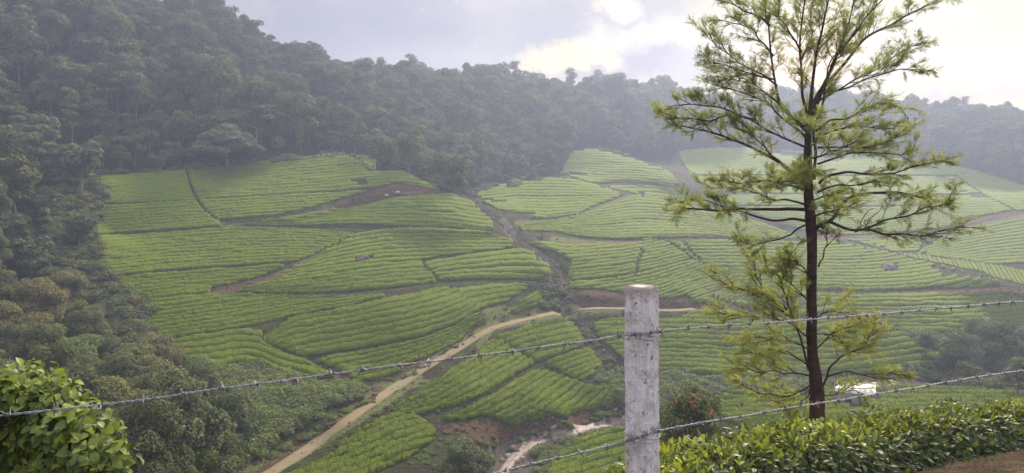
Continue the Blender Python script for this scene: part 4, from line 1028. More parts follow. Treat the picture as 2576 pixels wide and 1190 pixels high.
LIMBS = [ # width, depth at tip, leafiness start, points
 (10,.3,.15,[(2036,310),(2020,240),(2014,160),(2016,80),(2024,0),(2030,-90)]),
 (11,-.6,.15,[(2040,290),(2045,200),(2052,130),(2070,50),(2090,-30),(2110,-110)]),
 (13,.5,.35,[(2038,300),(2070,220),(2118,165),(2165,110),(2215,70),(2270,40),(2330,15),(2385,-12)]),
 (9,-1.0,.3,[(2045,260),(2100,150),(2170,60),(2220,0),(2260,-60)]),
 (8,-.3,.3,[(2046,270),(2085,190),(2125,90),(2150,0),(2165,-60)]),
 (10,.9,.35,[(2030,330),(1985,290),(1962,262),(1952,200),(1945,140),(1935,95),(1930,30),(1938,-60)]),
 (10,-.2,.5,[(2048,452),(2052,380),(2052,330),(2060,280),(2078,230),(2090,170),(2120,110)]),
 (6,.7,.3,[(2052,240),(2132,220),(2212,170),(2272,120),(2325,105)]),
 (6,-.8,.3,[(2057,255),(2110,225),(2172,200),(2242,180),(2312,172)]),
 (7,-.6,.25,[(2057,371),(2096,371),(2129,373),(2178,370),(2239,352),(2280,325)]),
 (7,.9,.3,[(2052,330),(2090,300),(2150,290),(2210,262),(2262,272),(2290,300)]),
 (7,.6,.25,[(2057,413),(2110,398),(2143,388),(2211,382),(2266,393),(2295,384)]),
 (6,-1.2,.2,[(2050,350),(2090,330),(2140,318),(2200,322),(2250,330)]),
 (9,-.4,.3,[(2060,462),(2077,443),(2132,432),(2189,440),(2239,442),(2266,429),(2294,418),(2335,415),(2372,398),(2386,402)]),
 (7,1.1,.2,[(2057,484),(2088,468),(2143,465),(2192,454),(2240,462)]),
 (13,.3,.55,[(2055,572),(2077,556),(2088,558),(2098,536),(2115,512),(2143,495),(2189,483),(2253,487),(2280,490),(2313,501),(2372,506)]),
 (10,-.7,.12,[(2088,557),(2115,570),(2143,583),(2184,580),(2225,592),(2266,587),(2335,589),(2390,577),(2424,574)]),
 (7,-1.0,.25,[(2150,583),(2184,570),(2211,557),(2288,545),(2321,522),(2373,512),(2400,478)]),
 (3,0,2,[(2160,580),(2170,545),(2200,520)]), (3,.2,2,[(2174,575),(2198,536),(2222,515)]), (3,.1,2,[(2100,540),(2106,515),(2112,480)]),
 (13,.8,.42,[(2027,462),(1999,443),(1977,418),(1950,402),(1914,385),(1868,358),(1813,340),(1763,325),(1700,312),(1672,286)]),
 (8,-.5,.2,[(1985,428),(1950,396),(1925,369),(1895,338),(1850,322)]),
 (12,-.4,.38,[(2024,527),(1972,524),(1909,527),(1868,527),(1788,530),(1728,527),(1692,538)]),
 (9,.7,.45,[(2026,555),(1991,550),(1942,557),(1895,545),(1860,536),(1800,508),(1740,505),(1700,512)]),
 (6,0,.4,[(2026,566),(2005,575),(1989,592),(1960,605),(1900,612),(1850,602)]),
 (7,1.0,.2,[(2028,515),(1978,498),(1942,500),(1880,482),(1820,474),(1780,480)]),
 (7,-1.1,.15,[(2030,480),(1990,470),(1940,460),(1880,455),(1830,462)]),
 (8,.5,.2,[(2032,350),(1982,305),(1932,262),(1878,240),(1838,222),(1788,208)]),
 (7,-.7,.15,[(2030,372),(1960,345),(1890,300),(1838,282),(1750,262),(1690,262)]),
 (6,.4,.1,[(1900,300),(1838,290),(1763,305),(1720,300),(1670,280)]),
 (6,-.4,.2,[(1955,215),(1890,172),(1830,135),(1790,100),(1782,88)]),
 (6,.6,.2,[(1945,140),(1900,80),(1850,62),(1812,44)]), (6,.1,.1,[(1938,65),(1890,30),(1850,10),(1820,-15)]),
 (6,-.8,.15,[(1950,200),(1880,180),(1810,155),(1768,148)]), (5,.3,.1,[(1962,262),(1900,205),(1850,200),(1800,190)]),
 (6,-.9,.1,[(2016,130),(1990,80),(1960,40),(1950,-20)]), (5,.8,.1,[(2016,150),(2040,90),(2040,30),(2060,-40)]),
 # epicormic growth on the lower trunk
 (8,-.3,.25,[(2034,930),(2017,855),(1996,800),(1975,740),(1962,715),(1977,680),(1985,640)]),
 (5,.5,.2,[(2034,850),(1990,815),(1930,800),(1850,798),(1800,788)]), (5,-.7,.15,[(2027,915),(1982,885),(1932,892),(1870,890)]),
 (5,.1,.15,[(2040,970),(2000,992),(1962,1004),(1905,985),(1850,960)]), (5,.7,.15,[(2017,855),(1975,765),(1900,738),(1830,712),(1790,704)]),
 (5,-.2,.1,[(2036,945),(1985,935),(1915,938),(1850,925)]), (5,.4,.1,[(1996,800),(1940,760),(1900,690),(1890,655)]),
 (4,-.6,.1,[(2036,760),(2010,730),(1960,700),(1930,680)]), (4,.5,.1,[(2036,880),(1990,860),(1930,850),(1880,846)]),
 (5,-.5,.1,[(2036,700),(2020,670),(2000,655),(1975,670)]),
 (8,.4,.45,[(2066,985),(2082,930),(2122,900),(2167,870),(2205,828)]), (5,-.5,.45,[(2077,950),(2132,930),(2200,952),(2262,938)]),
 (4,.2,.15,[(2052,880),(2090,840),(2140,825),(2190,812)]), (4,-.3,.1,[(2054,800),(2090,780),(2120,790),(2160,800)]), (4,.3,.1,[(2052,840),(2110,850),(2150,870)]),
 (5,0,.5,[(2058,672),(2070,640),(2077,615),(2077,585)]), (4,.1,.1,[(2050,990),(2090,1000),(2130,975),(2180,990)]),
 (4,-.4,.1,[(2046,970),(2020,1010),(1980,1020)])]
# boughs towards and away from the viewer, which the photograph shows end-on
hr = random.Random(21)
for (px, py) in [(2038,330),(2036,400),(2034,440),(2036,505),(2040,545),(2040,300),(2036,370),(2035,470)]:
    s = hr.choice((-1, 1)); dx = hr.uniform(-110, 110)
    LIMBS.append((7, s*hr.uniform(1.4, 2.2), .25, [(px, py), (px+dx*.4, py-12), (px+dx, py-hr.uniform(5, 45))]))
r_ = np.random.default_rng(99)
tw = Acc(); fC = []; fD = []; fN = []
def unit(v): return v/(np.linalg.norm(v)+1e-9)
for li, (wd, dy, lf, pts) in enumerate(LIMBS):
    L = np.array(pts, float); n = max(8, int(len(pts)*5)); q = resample(L, n)
    s = np.linspace(0, 1, n); P = tp(q[:, 0], q[:, 1], 0); P = P*(1+(dy*s**1.2)/TY)[:, None] if abs(dy) > 0 else P
    P[:, 2] += 0
    P += np.stack([vnoise(np.stack([s*6+li*3, s*0+k], 1)) for k in range(3)], 1)*.045*np.minimum(s*4, 1)[:, None]*1
    Rr = .8*wd*TY/FPX/2*(1-.80*s**.8)+.003
    bm = Acc(); V, F = tube(P-HB, Rr, 7); bm.add(V, F)
    Ltot = np.linalg.norm(np.diff(P, axis=0), axis=1).sum()
    if lf < 1.5:
        nt = int(Ltot*(1-lf)*7)+5
        for j in range(nt):
            f = lf+(1-lf)*((j+r_.random())/nt); i = min(n-2, int(f*(n-1))); p0 = P[i]+(P[i+1]-P[i])*(f*(n-1)-i)
            T = unit(P[i+1]-P[i]); side = unit(np.cross(T, r_.normal(0, 1, 3))); side[2] = side[2]*.55+.12
            dirv = unit(T*r_.uniform(.45, 1.1)+side*r_.uniform(.6, 1.0)+np.array([0, 0, .10]))
            ln = r_.uniform(.22, .62)*(1.12-.55*f)*(1.0 if py < 620 else .9)
            m_ = 5; t_ = np.linspace(0, 1, m_)[:, None]; bend = np.array([0, 0, r_.uniform(-.10, .12)])*ln
            q3 = p0+dirv*ln*t_+bend*t_**2+T*ln*.2*t_**2
            V, F = tube(q3-HB, .007*(1-.7*t_[:, 0])+.0015, 4, False); bm.add(V, F)
            for g in range(r_.integers(4, 7)):
                ft = .25+.75*(g+r_.random())/5; ft = min(ft, 1); p1 = p0+dirv*ln*ft+bend*ft**2+T*ln*.2*ft**2
                d2 = unit(dirv+r_.normal(0, .55, 3)*np.array([1, 1, .55])); l2 = r_.uniform(.10, .22)
                tw.add(*tube(np.array([p1, p1+d2*l2*.5, p1+d2*l2])-HB, [.003, .002, .0012], 3, False))
                nf = r_.integers(9, 13)
                for h in range(nf):
                    c = p1+d2*l2*(.10+1.0*(h+.5)/nf)
                    fd = unit(d2+r_.normal(0, .55, 3)*np.array([1, 1, .6])+np.array([0, 0, -.05]))
                    fC.append(c); fD.append(fd)
    ob('branch', bm.mesh('branch', True), M_limb, hero)
# fronds: a rib with narrow leaflets either side
fC = np.array(fC); fD = np.array(fD); nf = len(fC); print('fronds', nf)
fL = r_.uniform(.065, .13, nf)
sd = np.cross(fD, np.array([0, 0, 1.])+r_.normal(0, .35, (nf, 3))); sd /= np.linalg.norm(sd, axis=1)[:, None]
Vs = []; NL = 7
tint = []
base_t = np.clip(.45+.25*vnoise(fC, .8, 5)+r_.normal(0, .12, nf)-.22+np.clip((-2.0-fC[:, 2])*.35, 0, .45), 0, 1)
for j in range(NL):
    f = .12+.88*j/(NL-1); s = (-1)**j
    o_ = fC+fD*(fL*f)[:, None]; dr = fD*.75+sd*s*.75*(1-.5*(j == NL-1)) if j < NL-1 else fD
    dr = dr/np.linalg.norm(dr, axis=1)[:, None]; ll = (fL*.42*(1-.45*f))[:, None]; wv = np.cross(dr, np.cross(fD, sd)+r_.normal(0, .3, (nf, 3))); wv /= np.linalg.norm(wv, axis=1)[:, None]
    ww = .0076
    Vs.append(np.stack([o_, o_+dr*ll*.5+wv*ww, o_+dr*ll, o_+dr*ll*.5-wv*ww], 1))
V = np.stack(Vs, 1).reshape(-1, 3)-HB
ob('foliage', mesh_np('foliage', V, np.arange(len(V)).reshape(-1, 4), {'tint': ('POINT', 'FLOAT', np.repeat(base_t, NL*4))}), M_fea, hero, kind='stuff')
ob('twigs', tw.mesh('twigs', False), M_limb, hero, kind='stuff')

# ------------------------------------------------------------------ near ground, hedge and shrub
def leaf_mesh(name, ln, wd, cup=.25, droop=.25, heart=False, seed=0):
    """a bent leaf with a folded midrib, base at the origin, pointing +X"""
    st = 5; xs = np.linspace(0, 1, st)
    prof = np.array([.10, .82, 1.0, .70, .03]) if not heart else np.array([.45, 1.0, .98, .62, .03])
    V = []
    for x, p in zip(xs, prof):
        for s in (-1, 0, 1):
            V.append(((x-.12*abs(s)*(heart and x == 0))*ln, s*p*wd/2, abs(s)*p*wd/2*cup-droop*ln*x**2))
    ii = np.arange(st*3).reshape(st, 3)
    F = np.stack([ii[:-1, :-1], ii[1:, :-1], ii[1:, 1:], ii[:-1, 1:]], -1).reshape(-1, 4)
    return np.array(V), F
def orient(d, n):
    x = d/np.linalg.norm(d, axis=1)[:, None]; y = np.cross(n, x); y /= np.linalg.norm(y, axis=1)[:, None]+1e-9; z = np.cross(x, y)
    return np.stack([x, y, z], 2)   # columns
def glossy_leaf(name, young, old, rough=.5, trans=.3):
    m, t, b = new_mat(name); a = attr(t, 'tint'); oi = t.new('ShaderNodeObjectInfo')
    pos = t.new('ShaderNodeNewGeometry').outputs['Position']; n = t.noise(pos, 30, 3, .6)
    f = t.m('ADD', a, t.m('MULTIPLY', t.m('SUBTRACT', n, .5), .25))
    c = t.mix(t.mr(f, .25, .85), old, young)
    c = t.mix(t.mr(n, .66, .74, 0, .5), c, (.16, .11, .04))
    t.l.new(c, b.inputs['Base Color']); b.inputs['Roughness'].default_value = rough; b.inputs['Specular IOR Level'].default_value = .22
    tr = t.new('ShaderNodeBsdfTranslucent'); t.l.new(t.mix(.5, c, (.35, .42, .03)), tr.inputs[0]); mx = t.new('ShaderNodeMixShader'); mx.inputs[0].default_value = trans
    t.l.new(b.outputs[0], mx.inputs[1]); t.l.new(tr.outputs[0], mx.inputs[2]); t.l.new(mx.outputs[0], t.n['Material Output'].inputs[0])
    return m
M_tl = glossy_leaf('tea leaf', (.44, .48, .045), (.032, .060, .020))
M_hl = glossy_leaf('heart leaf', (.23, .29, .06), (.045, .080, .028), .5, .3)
M_twig = bark_mat('tea stems', (.06,.045,.03), (.14,.11,.08), 20)
def leafy(root, name_part, C_, Dr, Nn, scl, tint, tmpl, mat, n_single, lead):
    """leaves as one mass plus the n_single most prominent as parts of their own"""
    V0, F0 = tmpl; Rm = orient(Dr, Nn); order = np.argsort(-lead); single = order[:n_single]; rest = order[n_single:]
    V = np.einsum('nij,kj->nki', Rm[rest], V0)*scl[rest, None, None]+C_[rest, None]
    F = (np.arange(len(rest))[:, None, None]*len(V0)+F0[None]).reshape(-1, 4)
    ob(name_part, mesh_np(name_part, V.reshape(-1, 3), F, {'tint': ('POINT', 'FLOAT', np.repeat(tint[rest], len(V0)))}, True), mat, root, kind='stuff')
    buckets = {}
    for i in single:
        bk = int(np.clip(tint[i], 0, .999)*6)
        if bk not in buckets:
            me = mesh_np('leaf', V0, F0, {'tint': ('POINT', 'FLOAT', np.full(len(V0), (bk+.5)/6))}, True); me.materials.append(mat); buckets[bk] = me
        o = ob('leaf', buckets[bk], None, root)
        M4 = Matrix([[*(Rm[i, r]*scl[i]), C_[i, r]] for r in range(3)]+[[0, 0, 0, 1]]); o.matrix_local = M4
# hedge: centre line, crest height, base height
HL = np.array([  # px of crest, crest row, distance
 (1430,1190,4.2),(1500,1158,4.4),(1600,1132,4.7),(1700,1100,5.1),(1800,1082,5.5),(1930,1075,5.95),(2060,1052,6.45),(2200,1030,7.0),(2330,1008,7.5),(2450,984,8.0),(2576,974,8.45),(2740,962,9.2)], float)
hc = at(HL[:, 0], HL[:, 1], HL[:, 2]); hn = 90; hc = resample(hc, hn)
hc[:, 2] = np.interp(np.linspace(0, 1, hn), np.linspace(0, 1, len(HL)), at(HL[:, 0], HL[:, 1], HL[:, 2])[:, 2])
hedge = thing('tea_hedge', 'row of unclipped tea bushes with glossy leaves along the near bank, under the fence wire', 'hedge', tuple(hc[45]))
HO = np.array(hedge.location)
n = 23000; r_ = np.random.default_rng(4)
s = r_.random(n); ci = s*(hn-1); i0 = np.minimum(ci.astype(int), hn-2); c = hc[i0]+(hc[i0+1]-hc[i0])*(ci-i0)[:, None]
T = hc[i0+1]-hc[i0]; T[:, 2] = 0; T /= np.linalg.norm(T, axis=1)[:, None]; Nr = np.stack([T[:, 1], -T[:, 0], T[:, 2]*0], 1)  # toward the viewer
ang = r_.uniform(-.7, 2.9, n)      # 0 = viewer side, pi/2 = up
rad = 1-.38*r_.random(n)**1.6
lump = 1+.16*vnoise(np.stack([s*16, ang], 1), 1.0, 3)+.10*vnoise(np.stack([s*46, ang*2], 1), 1.0, 4)
hw, hh = .53, .50
ctr = c-np.array([0, 0, 1.])*(hh+.27)
off = Nr*(np.cos(ang)*hw*rad*lump)[:, None]+np.array([0, 0, 1.])*(np.sin(ang)*hh*rad*lump)[:, None]
C_ = ctr+off-HO
out = Nr*np.cos(ang)[:, None]+np.array([0, 0, 1.])*np.sin(ang)[:, None]
up_ = np.array([0, 0, 1.])
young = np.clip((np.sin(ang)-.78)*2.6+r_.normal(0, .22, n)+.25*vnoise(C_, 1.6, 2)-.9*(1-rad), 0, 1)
Dr = out*.7+T*r_.normal(0, .55, n)[:, None]+up_*(.05+.55*young-.65*(young < .2))[:, None]+r_.normal(0, .5, (n, 3))
Nn = out*.8+up_*.9+r_.normal(0, .45, (n, 3))
scl = r_.uniform(.62, 1.25, n)*(1-.40*young)
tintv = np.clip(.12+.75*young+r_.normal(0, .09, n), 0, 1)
lead = rad*scl*(np.cos(ang) > -.1)*(1+.2*r_.random(n))*np.where(project(C_+HO)[0] < 2600, 1, 0)
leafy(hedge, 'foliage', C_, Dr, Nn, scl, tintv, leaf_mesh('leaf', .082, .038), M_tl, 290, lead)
st = Acc()
for j in range(520):
    s_ = r_.random(); i = min(hn-2, int(s_*(hn-1))); c = hc[i]-HO; b0 = c-np.array([0, 0, hh*1.75])+r_.normal(0, .08, 3); e = c+Nr[0]*0+r_.normal(0, .24, 3)*np.array([1, 1, .2])-np.array([0, 0, .34])
    m_ = (b0+e)/2+r_.normal(0, .05, 3); st.add(*tube(resample(np.array([b0, m_, e]), 6), np.linspace(.008, .003, 6), 4, False))
ob('stems', st.mesh('stems', True), M_twig, hedge, kind='stuff')
# dark litter core so the bush is dense: inner leaves
# broad-leaved shrub at lower left
shrub = thing('broad_leaved_shrub', 'broad-leaved shrub with pale heart-shaped leaves at the lower left, beneath the upper wire', 'shrub', tuple(at(120, 1260, 4.6)))
SO = np.array(shrub.location)
lob = [(30,985,90,60,4.5),(120,1000,80,60,4.6),(180,1060,90,55,4.5),(90,1060,110,60,4.7),(250,1120,70,45,4.4),(290,1165,50,35,4.4),(200,1150,100,60,4.5),(60,1130,90,60,4.9),(-60,1040,110,110,4.6),(-40,1150,100,60,4.6),(130,1230,190,60,4.5),(60,940,50,28,4.6)]
n = 4000; wts = np.array([l[2]*l[3] for l in lob], float); kk = r_.choice(len(lob), n, p=wts/wts.sum())
lb = np.array(lob, float)[kk]; d = r_.normal(0, 1, (n, 3)); d /= np.linalg.norm(d, axis=1)[:, None]; d[:, 1] = -np.abs(d[:, 1])*np.where(r_.random(n) < .75, 1, -1)
rr_ = 1-.4*r_.random(n)**1.5
cc = at(lb[:, 0], lb[:, 1], lb[:, 4]); C_ = cc+d*np.stack([lb[:, 2]*4.5/FPX, np.full(n, .24), lb[:, 3]*4.5/FPX], 1)*rr_[:, None]-SO
Dr = d*.6+np.array([0, -.25, -.45])+r_.normal(0, .4, (n, 3)); Nn = d+np.array([0, -.5, .7])+r_.normal(0, .4, (n, 3))
sel = d[:, 2] > 0
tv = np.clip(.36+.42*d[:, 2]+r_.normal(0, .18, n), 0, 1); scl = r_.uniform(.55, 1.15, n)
px_, py_ = project(C_+SO)
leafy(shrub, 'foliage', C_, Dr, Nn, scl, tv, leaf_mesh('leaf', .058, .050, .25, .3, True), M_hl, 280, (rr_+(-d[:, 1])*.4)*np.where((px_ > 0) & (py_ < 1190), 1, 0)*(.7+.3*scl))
M_rtw = bark_mat('reddish stems', (.10,.055,.035), (.20,.13,.09), 25)
for pts, w0 in [([(60,1300),(40,1180),(70,1060),(120,990)],.012),([(60,1300),(150,1180),(240,1110),(290,1130)],.010),([(60,1300),(120,1160),(180,1070)],.009),([(20,1300),(-30,1150),(10,1010)],.01),([(0,1160),(60,1120),(120,1100),(170,1075)],.006)]:
    q = resample(np.array(pts, float), 14); a = Acc(); a.add(*tube(at(q[:, 0], q[:, 1], 4.75)-SO, np.linspace(w0, w0*.35, 14), 6)); ob('stem', a.mesh('stem', True), M_rtw, shrub)

# ------------------------------------------------------------------ concrete post and wires
pm, t, b = new_mat('whitewashed concrete'); pos = t.new('ShaderNodeTexCoord').outputs['Object']
mp = t.new('ShaderNodeMapping'); mp.inputs['Scale'].default_value = (1, 1, .22); t.l.new(pos, mp.inputs[0])
n1 = t.noise(pos, 14, 6, .7); n2 = t.noise(mp.outputs[0], 45, 5, .7); n3 = t.noise(pos, 120, 4, .7); n4 = t.noise(pos, 34, 5, .75)
c = t.mix(t.mr(n2, .35, .65), (.56, .54, .53), (.80, .79, .81))
c = t.mix(t.mr(n1, .50, .60, 0, .7), c, (.42, .38, .33))
c = t.mix(t.mr(n4, .56, .65, 0, .85), c, (.085, .075, .065))
c = t.mix(t.mr(n3, .66, .72, 0, .8), c, (.12, .105, .09))
ge = t.new('ShaderNodeSeparateXYZ'); t.l.new(pos, ge.inputs[0])
c = t.mix(t.mr(t.m('ADD', ge.outputs[2], t.m('MULTIPLY', n1, .05)), -.03, .02, 0, .85), c, (.33, .30, .26))
t.l.new(c, b.inputs['Base Color']); b.inputs['Roughness'].default_value = .92
bump(t, b, t.m('ADD', t.m('MULTIPLY', n3, .5), t.m('ADD', n4, n2)), .75, .008)
PC = at(1614, 718, 2.71); PB = -1.95
post = thing('fence_post', 'whitewashed square concrete fence post, weathered and stained, carrying two barbed wires', 'fence post', (PC[0], PC[1], PC[2]))
def post_mesh():
    a_ = .0475; ch = .007; th = R(36)
    ring = []
    for (sx, sy) in ((-1, -1), (1, -1), (1, 1), (-1, 1)):
        e1 = (sx*(a_-ch), sy*a_); e2 = (sx*a_, sy*(a_-ch)); ring += [e1, e2] if sx*sy < 0 else [e2, e1]
    ring = np.array(ring)
    # subdivide faces
    pts = []
    for i in range(8):
        p, q = ring[i], ring[(i+1) % 8]; m_ = 9 if np.hypot(*(q-p)) > .02 else 2
        for j in range(m_): pts.append(p+(q-p)*j/m_)
    pts = np.array(pts); c_, s_ = math.cos(-th), math.sin(-th); pts = pts@np.array([[c_, s_], [-s_, c_]])
    zs = np.concatenate([[0, -.002, -.006], np.linspace(-.012, PB-PC[2], 150)]); sc_ = np.concatenate([[.90, .96, .99], np.ones(150)])*(1+.06*(-zs)/1.5)
    lean = .011*(-zs)/.55
    V = np.stack([pts[None, :, 0]*sc_[:, None]+lean[:, None], pts[None, :, 1]*sc_[:, None], np.broadcast_to(zs[:, None], (len(zs), len(pts)))], -1).reshape(-1, 3)
    k = len(pts); i = np.arange(len(zs)-1)[:, None]*k; j = np.arange(k)[None]
    F = np.stack([i+j, i+k+j, i+k+(j+1) % k, i+(j+1) % k], -1).reshape(-1, 4)
    nv = V.copy(); rdir = V*[1, 1, 0]; rdir /= np.linalg.norm(rdir, axis=1)[:, None]+1e-9
    V += rdir*(.0013*vnoise(V, 60, 1)+.0016*vnoise(V, 22, 2)-.004*np.clip(vnoise(V, 38, 7)-.62, 0, 1)*4)[:, None]
    V[:k*3, 2] += .0022*vnoise(V[:k*3, :]*[1, 1, 0], 70, 5)
    V = np.concatenate([V, [[0, 0, .0015]]]); Fc = np.array([[q, (q+1) % k, len(V)-1] for q in range(k)])[:, ::-1]
    return mesh_np('shaft', V, [F, Fc], None, False)
ob('shaft', post_mesh(), pm, post)
wmt, t, b = new_mat('galvanised wire'); n = t.noise(t.new('ShaderNodeTexCoord').outputs['Object'], 60, 4, .7)
t.l.new(t.mix(t.mr(n, .35, .65), (.13, .13, .15), (.32, .32, .35)), b.inputs['Base Color']); b.inputs['Metallic'].default_value = .35; b.inputs['Roughness'].default_value = .5; bump(t, b, n, .4, .001)
def wireY(px):
    k = (px-1288)/FPX; return np.where(px < 1614, 4.997/(2.07-k), 5.869/(2.4-k))
def barbed(label, trace, seed, knots):
    r_ = np.random.default_rng(seed); T_ = np.array(trace, float); P = at(T_[:, 0], T_[:, 1], wireY(T_[:, 0]))
    e0 = P[0]+(P[0]-P[1])/np.linalg.norm(P[0]-P[1])*1.2; e1 = P[-1]+(P[-1]-P[-2])/np.linalg.norm(P[-1]-P[-2])*1.2
    P = np.concatenate([[e0], P, [e1]]); s = np.concatenate([[0], np.cumsum(np.linalg.norm(np.diff(P, axis=0), axis=1))]); Lw = s[-1]
    n = int(Lw/.0045); t_ = np.linspace(0, Lw, n); Q = np.stack([np.interp(t_, s, P[:, k]) for k in range(3)], 1)
    k_ = 14; ker = np.ones(2*k_+1)/(2*k_+1); Q = np.stack([np.convolve(np.pad(Q[:, c], k_, mode='reflect', reflect_type='odd'), ker, 'valid') for c in range(3)], 1)
    Q[:, 2] += .0018*vnoise(np.stack([t_*9, t_*0+seed], 1)); TT = np.gradient(Q, axis=0); TT /= np.linalg.norm(TT, axis=1)[:, None]
    A_ = np.cross(TT, [0, 0, 1.]); A_ /= np.linalg.norm(A_, axis=1)[:, None]; B_ = np.cross(A_, TT)
    root = thing('barbed_wire', label, 'barbed wire', tuple(Q[n//2])); O = Q[n//2]
    ph = t_/.042*2*np.pi+1.2*vnoise(np.stack([t_*2, t_*0+7], 1))
    for q in (0, np.pi):
        S_ = Q+.0021*(np.cos(ph+q)[:, None]*A_+np.sin(ph+q)[:, None]*B_); a = Acc(); a.add(*tube(S_-O, .0016, 6)); ob('strand', a.mesh('strand', True), wmt, root)
    pos_ = np.arange(.05, Lw-.05, .098)+r_.normal(0, .008, len(np.arange(.05, Lw-.05, .098)))
    pos_ = np.concatenate([pos_, knots and [np.interp(kx, project(Q)[0], t_) for kx in knots] or []])
    for p_ in pos_:
        i = int(np.clip(p_/Lw*(n-1), 2, n-3)); c = Q[i]-O; tt, aa, bb = TT[i], A_[i], B_[i]; a = Acc(); ph0 = r_.random()*6.28
        th = np.linspace(0, 2*np.pi*2.1, 26); coil = c+tt*((th/th[-1]-.5)*.011)[:, None]+.0050*(np.cos(th+ph0)[:, None]*aa+np.sin(th+ph0)[:, None]*bb)
        a.add(*tube(coil, .0014, 5))
        for e, sg in ((0, -1), (1, 1), (0, 1), (1, -1)):
            th0 = ph0+(th[-1] if e else 0)+r_.normal(0, .5)+(1.9 if e == (sg > 0) else 0); rd = np.cos(th0)*aa+np.sin(th0)*bb; st0 = c+tt*(.5-(1-e))*.009+rd*.004
            dv = unit(rd*1.0+tt*r_.normal(0, .35)+np.cross(tt, rd)*sg*.5); ln = r_.uniform(.013, .021)
            a.add(*tube(np.array([st0, st0+dv*ln*.6, st0+dv*ln]), [.0018, .0016, .0004], 5))
        ob('barb', a.mesh('barb', True), wmt, root)
barbed('upper barbed wire, rising from the left edge across the post to the right', [(0,1048),(215,1024),(490,988),(710,958),(850,940),(1040,915),(1200,896),(1345,877),(1490,856),(1575,843),(1618,839),(1660,832),(1735,825),(1900,814),(2040,803),(2200,790),(2380,774),(2576,757)], 1, [1592,1600,1612,1640,1652,1657,1661])
barbed('lower barbed wire, from the bottom edge past the post to the right edge', [(1110,1226),(1240,1192),(1370,1160),(1490,1133),(1580,1108),(1618,1094),(1660,1083),(1740,1068),(1850,1050),(2050,1016),(2300,976),(2400,957),(2576,932)], 2, [1592,1606,1620,1626,1655])
# binding wire loops round the post
for (py, lab) in ((840, 'rusty binding wire holding the upper barbed wire to the post'), (1094, 'binding wire holding the lower barbed wire to the post')):
    c = at(1616, py, 2.71); a = Acc(); th = np.linspace(0, 4*np.pi, 90)
    V_ = np.stack([c[0]+.0635*np.cos(th)*1.0, c[1]+.0635*np.sin(th), c[2]+.012*np.sin(th*.5)+.004*np.cos(3*th)], 1)
    a.add(*tube(V_, .0013, 5)); me = a.mesh('binding_wire', True); me.transform(Matrix.Translation(-Vector(c)))
    o = ob('binding_wire', me, wmt, None, label=lab, category='wire'); o.location = c

# ------------------------------------------------------------------ hut, boulders
hp = at(2152, 1006, 89.0); hp[2] = height(hp[0:1], hp[1:2])[0]
hut = thing('hut', 'small grey hut with a white sheet roof, half hidden behind the tall tree', 'hut', tuple(hp), rz=R(-24))
def box(name, x0, x1, y0, y1, z0, z1, mat, parent, shear=0):
    V = np.array([(x, y, z+(shear*(y-y0) if z == z1 else 0)) for z in (z0, z1) for y in (y0, y1) for x in (x0, x1)])
    F = np.array([(0, 2, 3, 1), (4, 5, 7, 6), (0, 1, 5, 4), (2, 6, 7, 3), (0, 4, 6, 2), (1, 3, 7, 5)])
    return ob(name, mesh_np(name, V, F), mat, parent)
mw, t, b = new_mat('grey plaster'); n = t.noise(t.new('ShaderNodeTexCoord').outputs['Object'], 2.5, 5, .6); t.l.new(t.mix(n, (.20,.20,.19), (.36,.36,.34)), b.inputs['Base Color'])
mr_, t, b = new_mat('white roof sheet'); n = t.noise(t.new('ShaderNodeTexCoord').outputs['Object'], 3, 4, .6); t.l.new(t.mix(n, (.42,.42,.41), (.58,.58,.57)), b.inputs['Base Color']); b.inputs['Roughness'].default_value = .45
md, t, b = new_mat('dark doorway'); b.inputs['Base Color'].default_value = (.03, .03, .03, 1)
mf, t, b = new_mat('timber frame'); b.inputs['Base Color'].default_value = (.11, .08, .05, 1)
box('wall', -1.9, 1.9, -1.4, 1.4, -.6, 1.55, mw, hut, .16)
# corrugated roof sheet
xs = np.linspace(-2.15, 2.15, 120); zz = .02*np.sin(xs*2*np.pi/.16)
Vt = np.array([(x, y, 1.60+.16*(y+1.4)+z) for y in (-1.65, 1.45) for x, z in zip(xs, zz)]); Vb = Vt-[0, 0, .012]; k = len(xs); i = np.arange(k-1)
F = np.concatenate([np.stack([i, i+1, i+1+k, i+k], 1), np.stack([i+2*k, i+3*k, i+1+3*k, i+1+2*k], 1), np.stack([i, i+2*k, i+1+2*k, i+1], 1), np.stack([i+k, i+1+k, i+1+3*k, i+3*k], 1)])
ob('roof', mesh_np('roof', np.concatenate([Vt, Vb]), F), mr_, hut)
dr = box('door', .35, 1.15, -1.46, -1.42, -.5, 1.25, mf, hut); box('window', -1.15, -.45, -1.45, -1.405, .35, 1.0, md, hut)
mrk, t, b = new_mat('boulder stone'); pos = t.new('ShaderNodeTexCoord').outputs['Object']; n = t.noise(pos, 3, 6, .7)
t.l.new(t.mix(t.mr(n, .3, .7), (.055,.042,.036), (.20,.155,.13)), b.inputs['Base Color']); bump(t, b, n, .8, .1)
mrl, t, b = new_mat('pale stone'); n = t.noise(t.new('ShaderNodeTexCoord').outputs['Object'], 3, 6, .7)
t.l.new(t.mix(t.mr(n, .3, .7), (.20,.17,.15), (.48,.43,.39)), b.inputs['Base Color']); bump(t, b, n, .8, .1)
def rock_mesh(seed, sz=(1, 1, .7)):
    me = bpy.data.meshes.new('boulder'); import bmesh
    bm = bmesh.new(); bmesh.ops.create_icosphere(bm, subdivisions=3, radius=1)
    co = np.array([v.co for v in bm.verts]); f = 1+.30*vnoise(co, 1.3, seed)+.14*vnoise(co, 3.1, seed+1)
    for v, q in zip(bm.verts, co*f[:, None]*np.array(sz)): v.co = q
    bm.to_mesh(me); bm.free(); return me
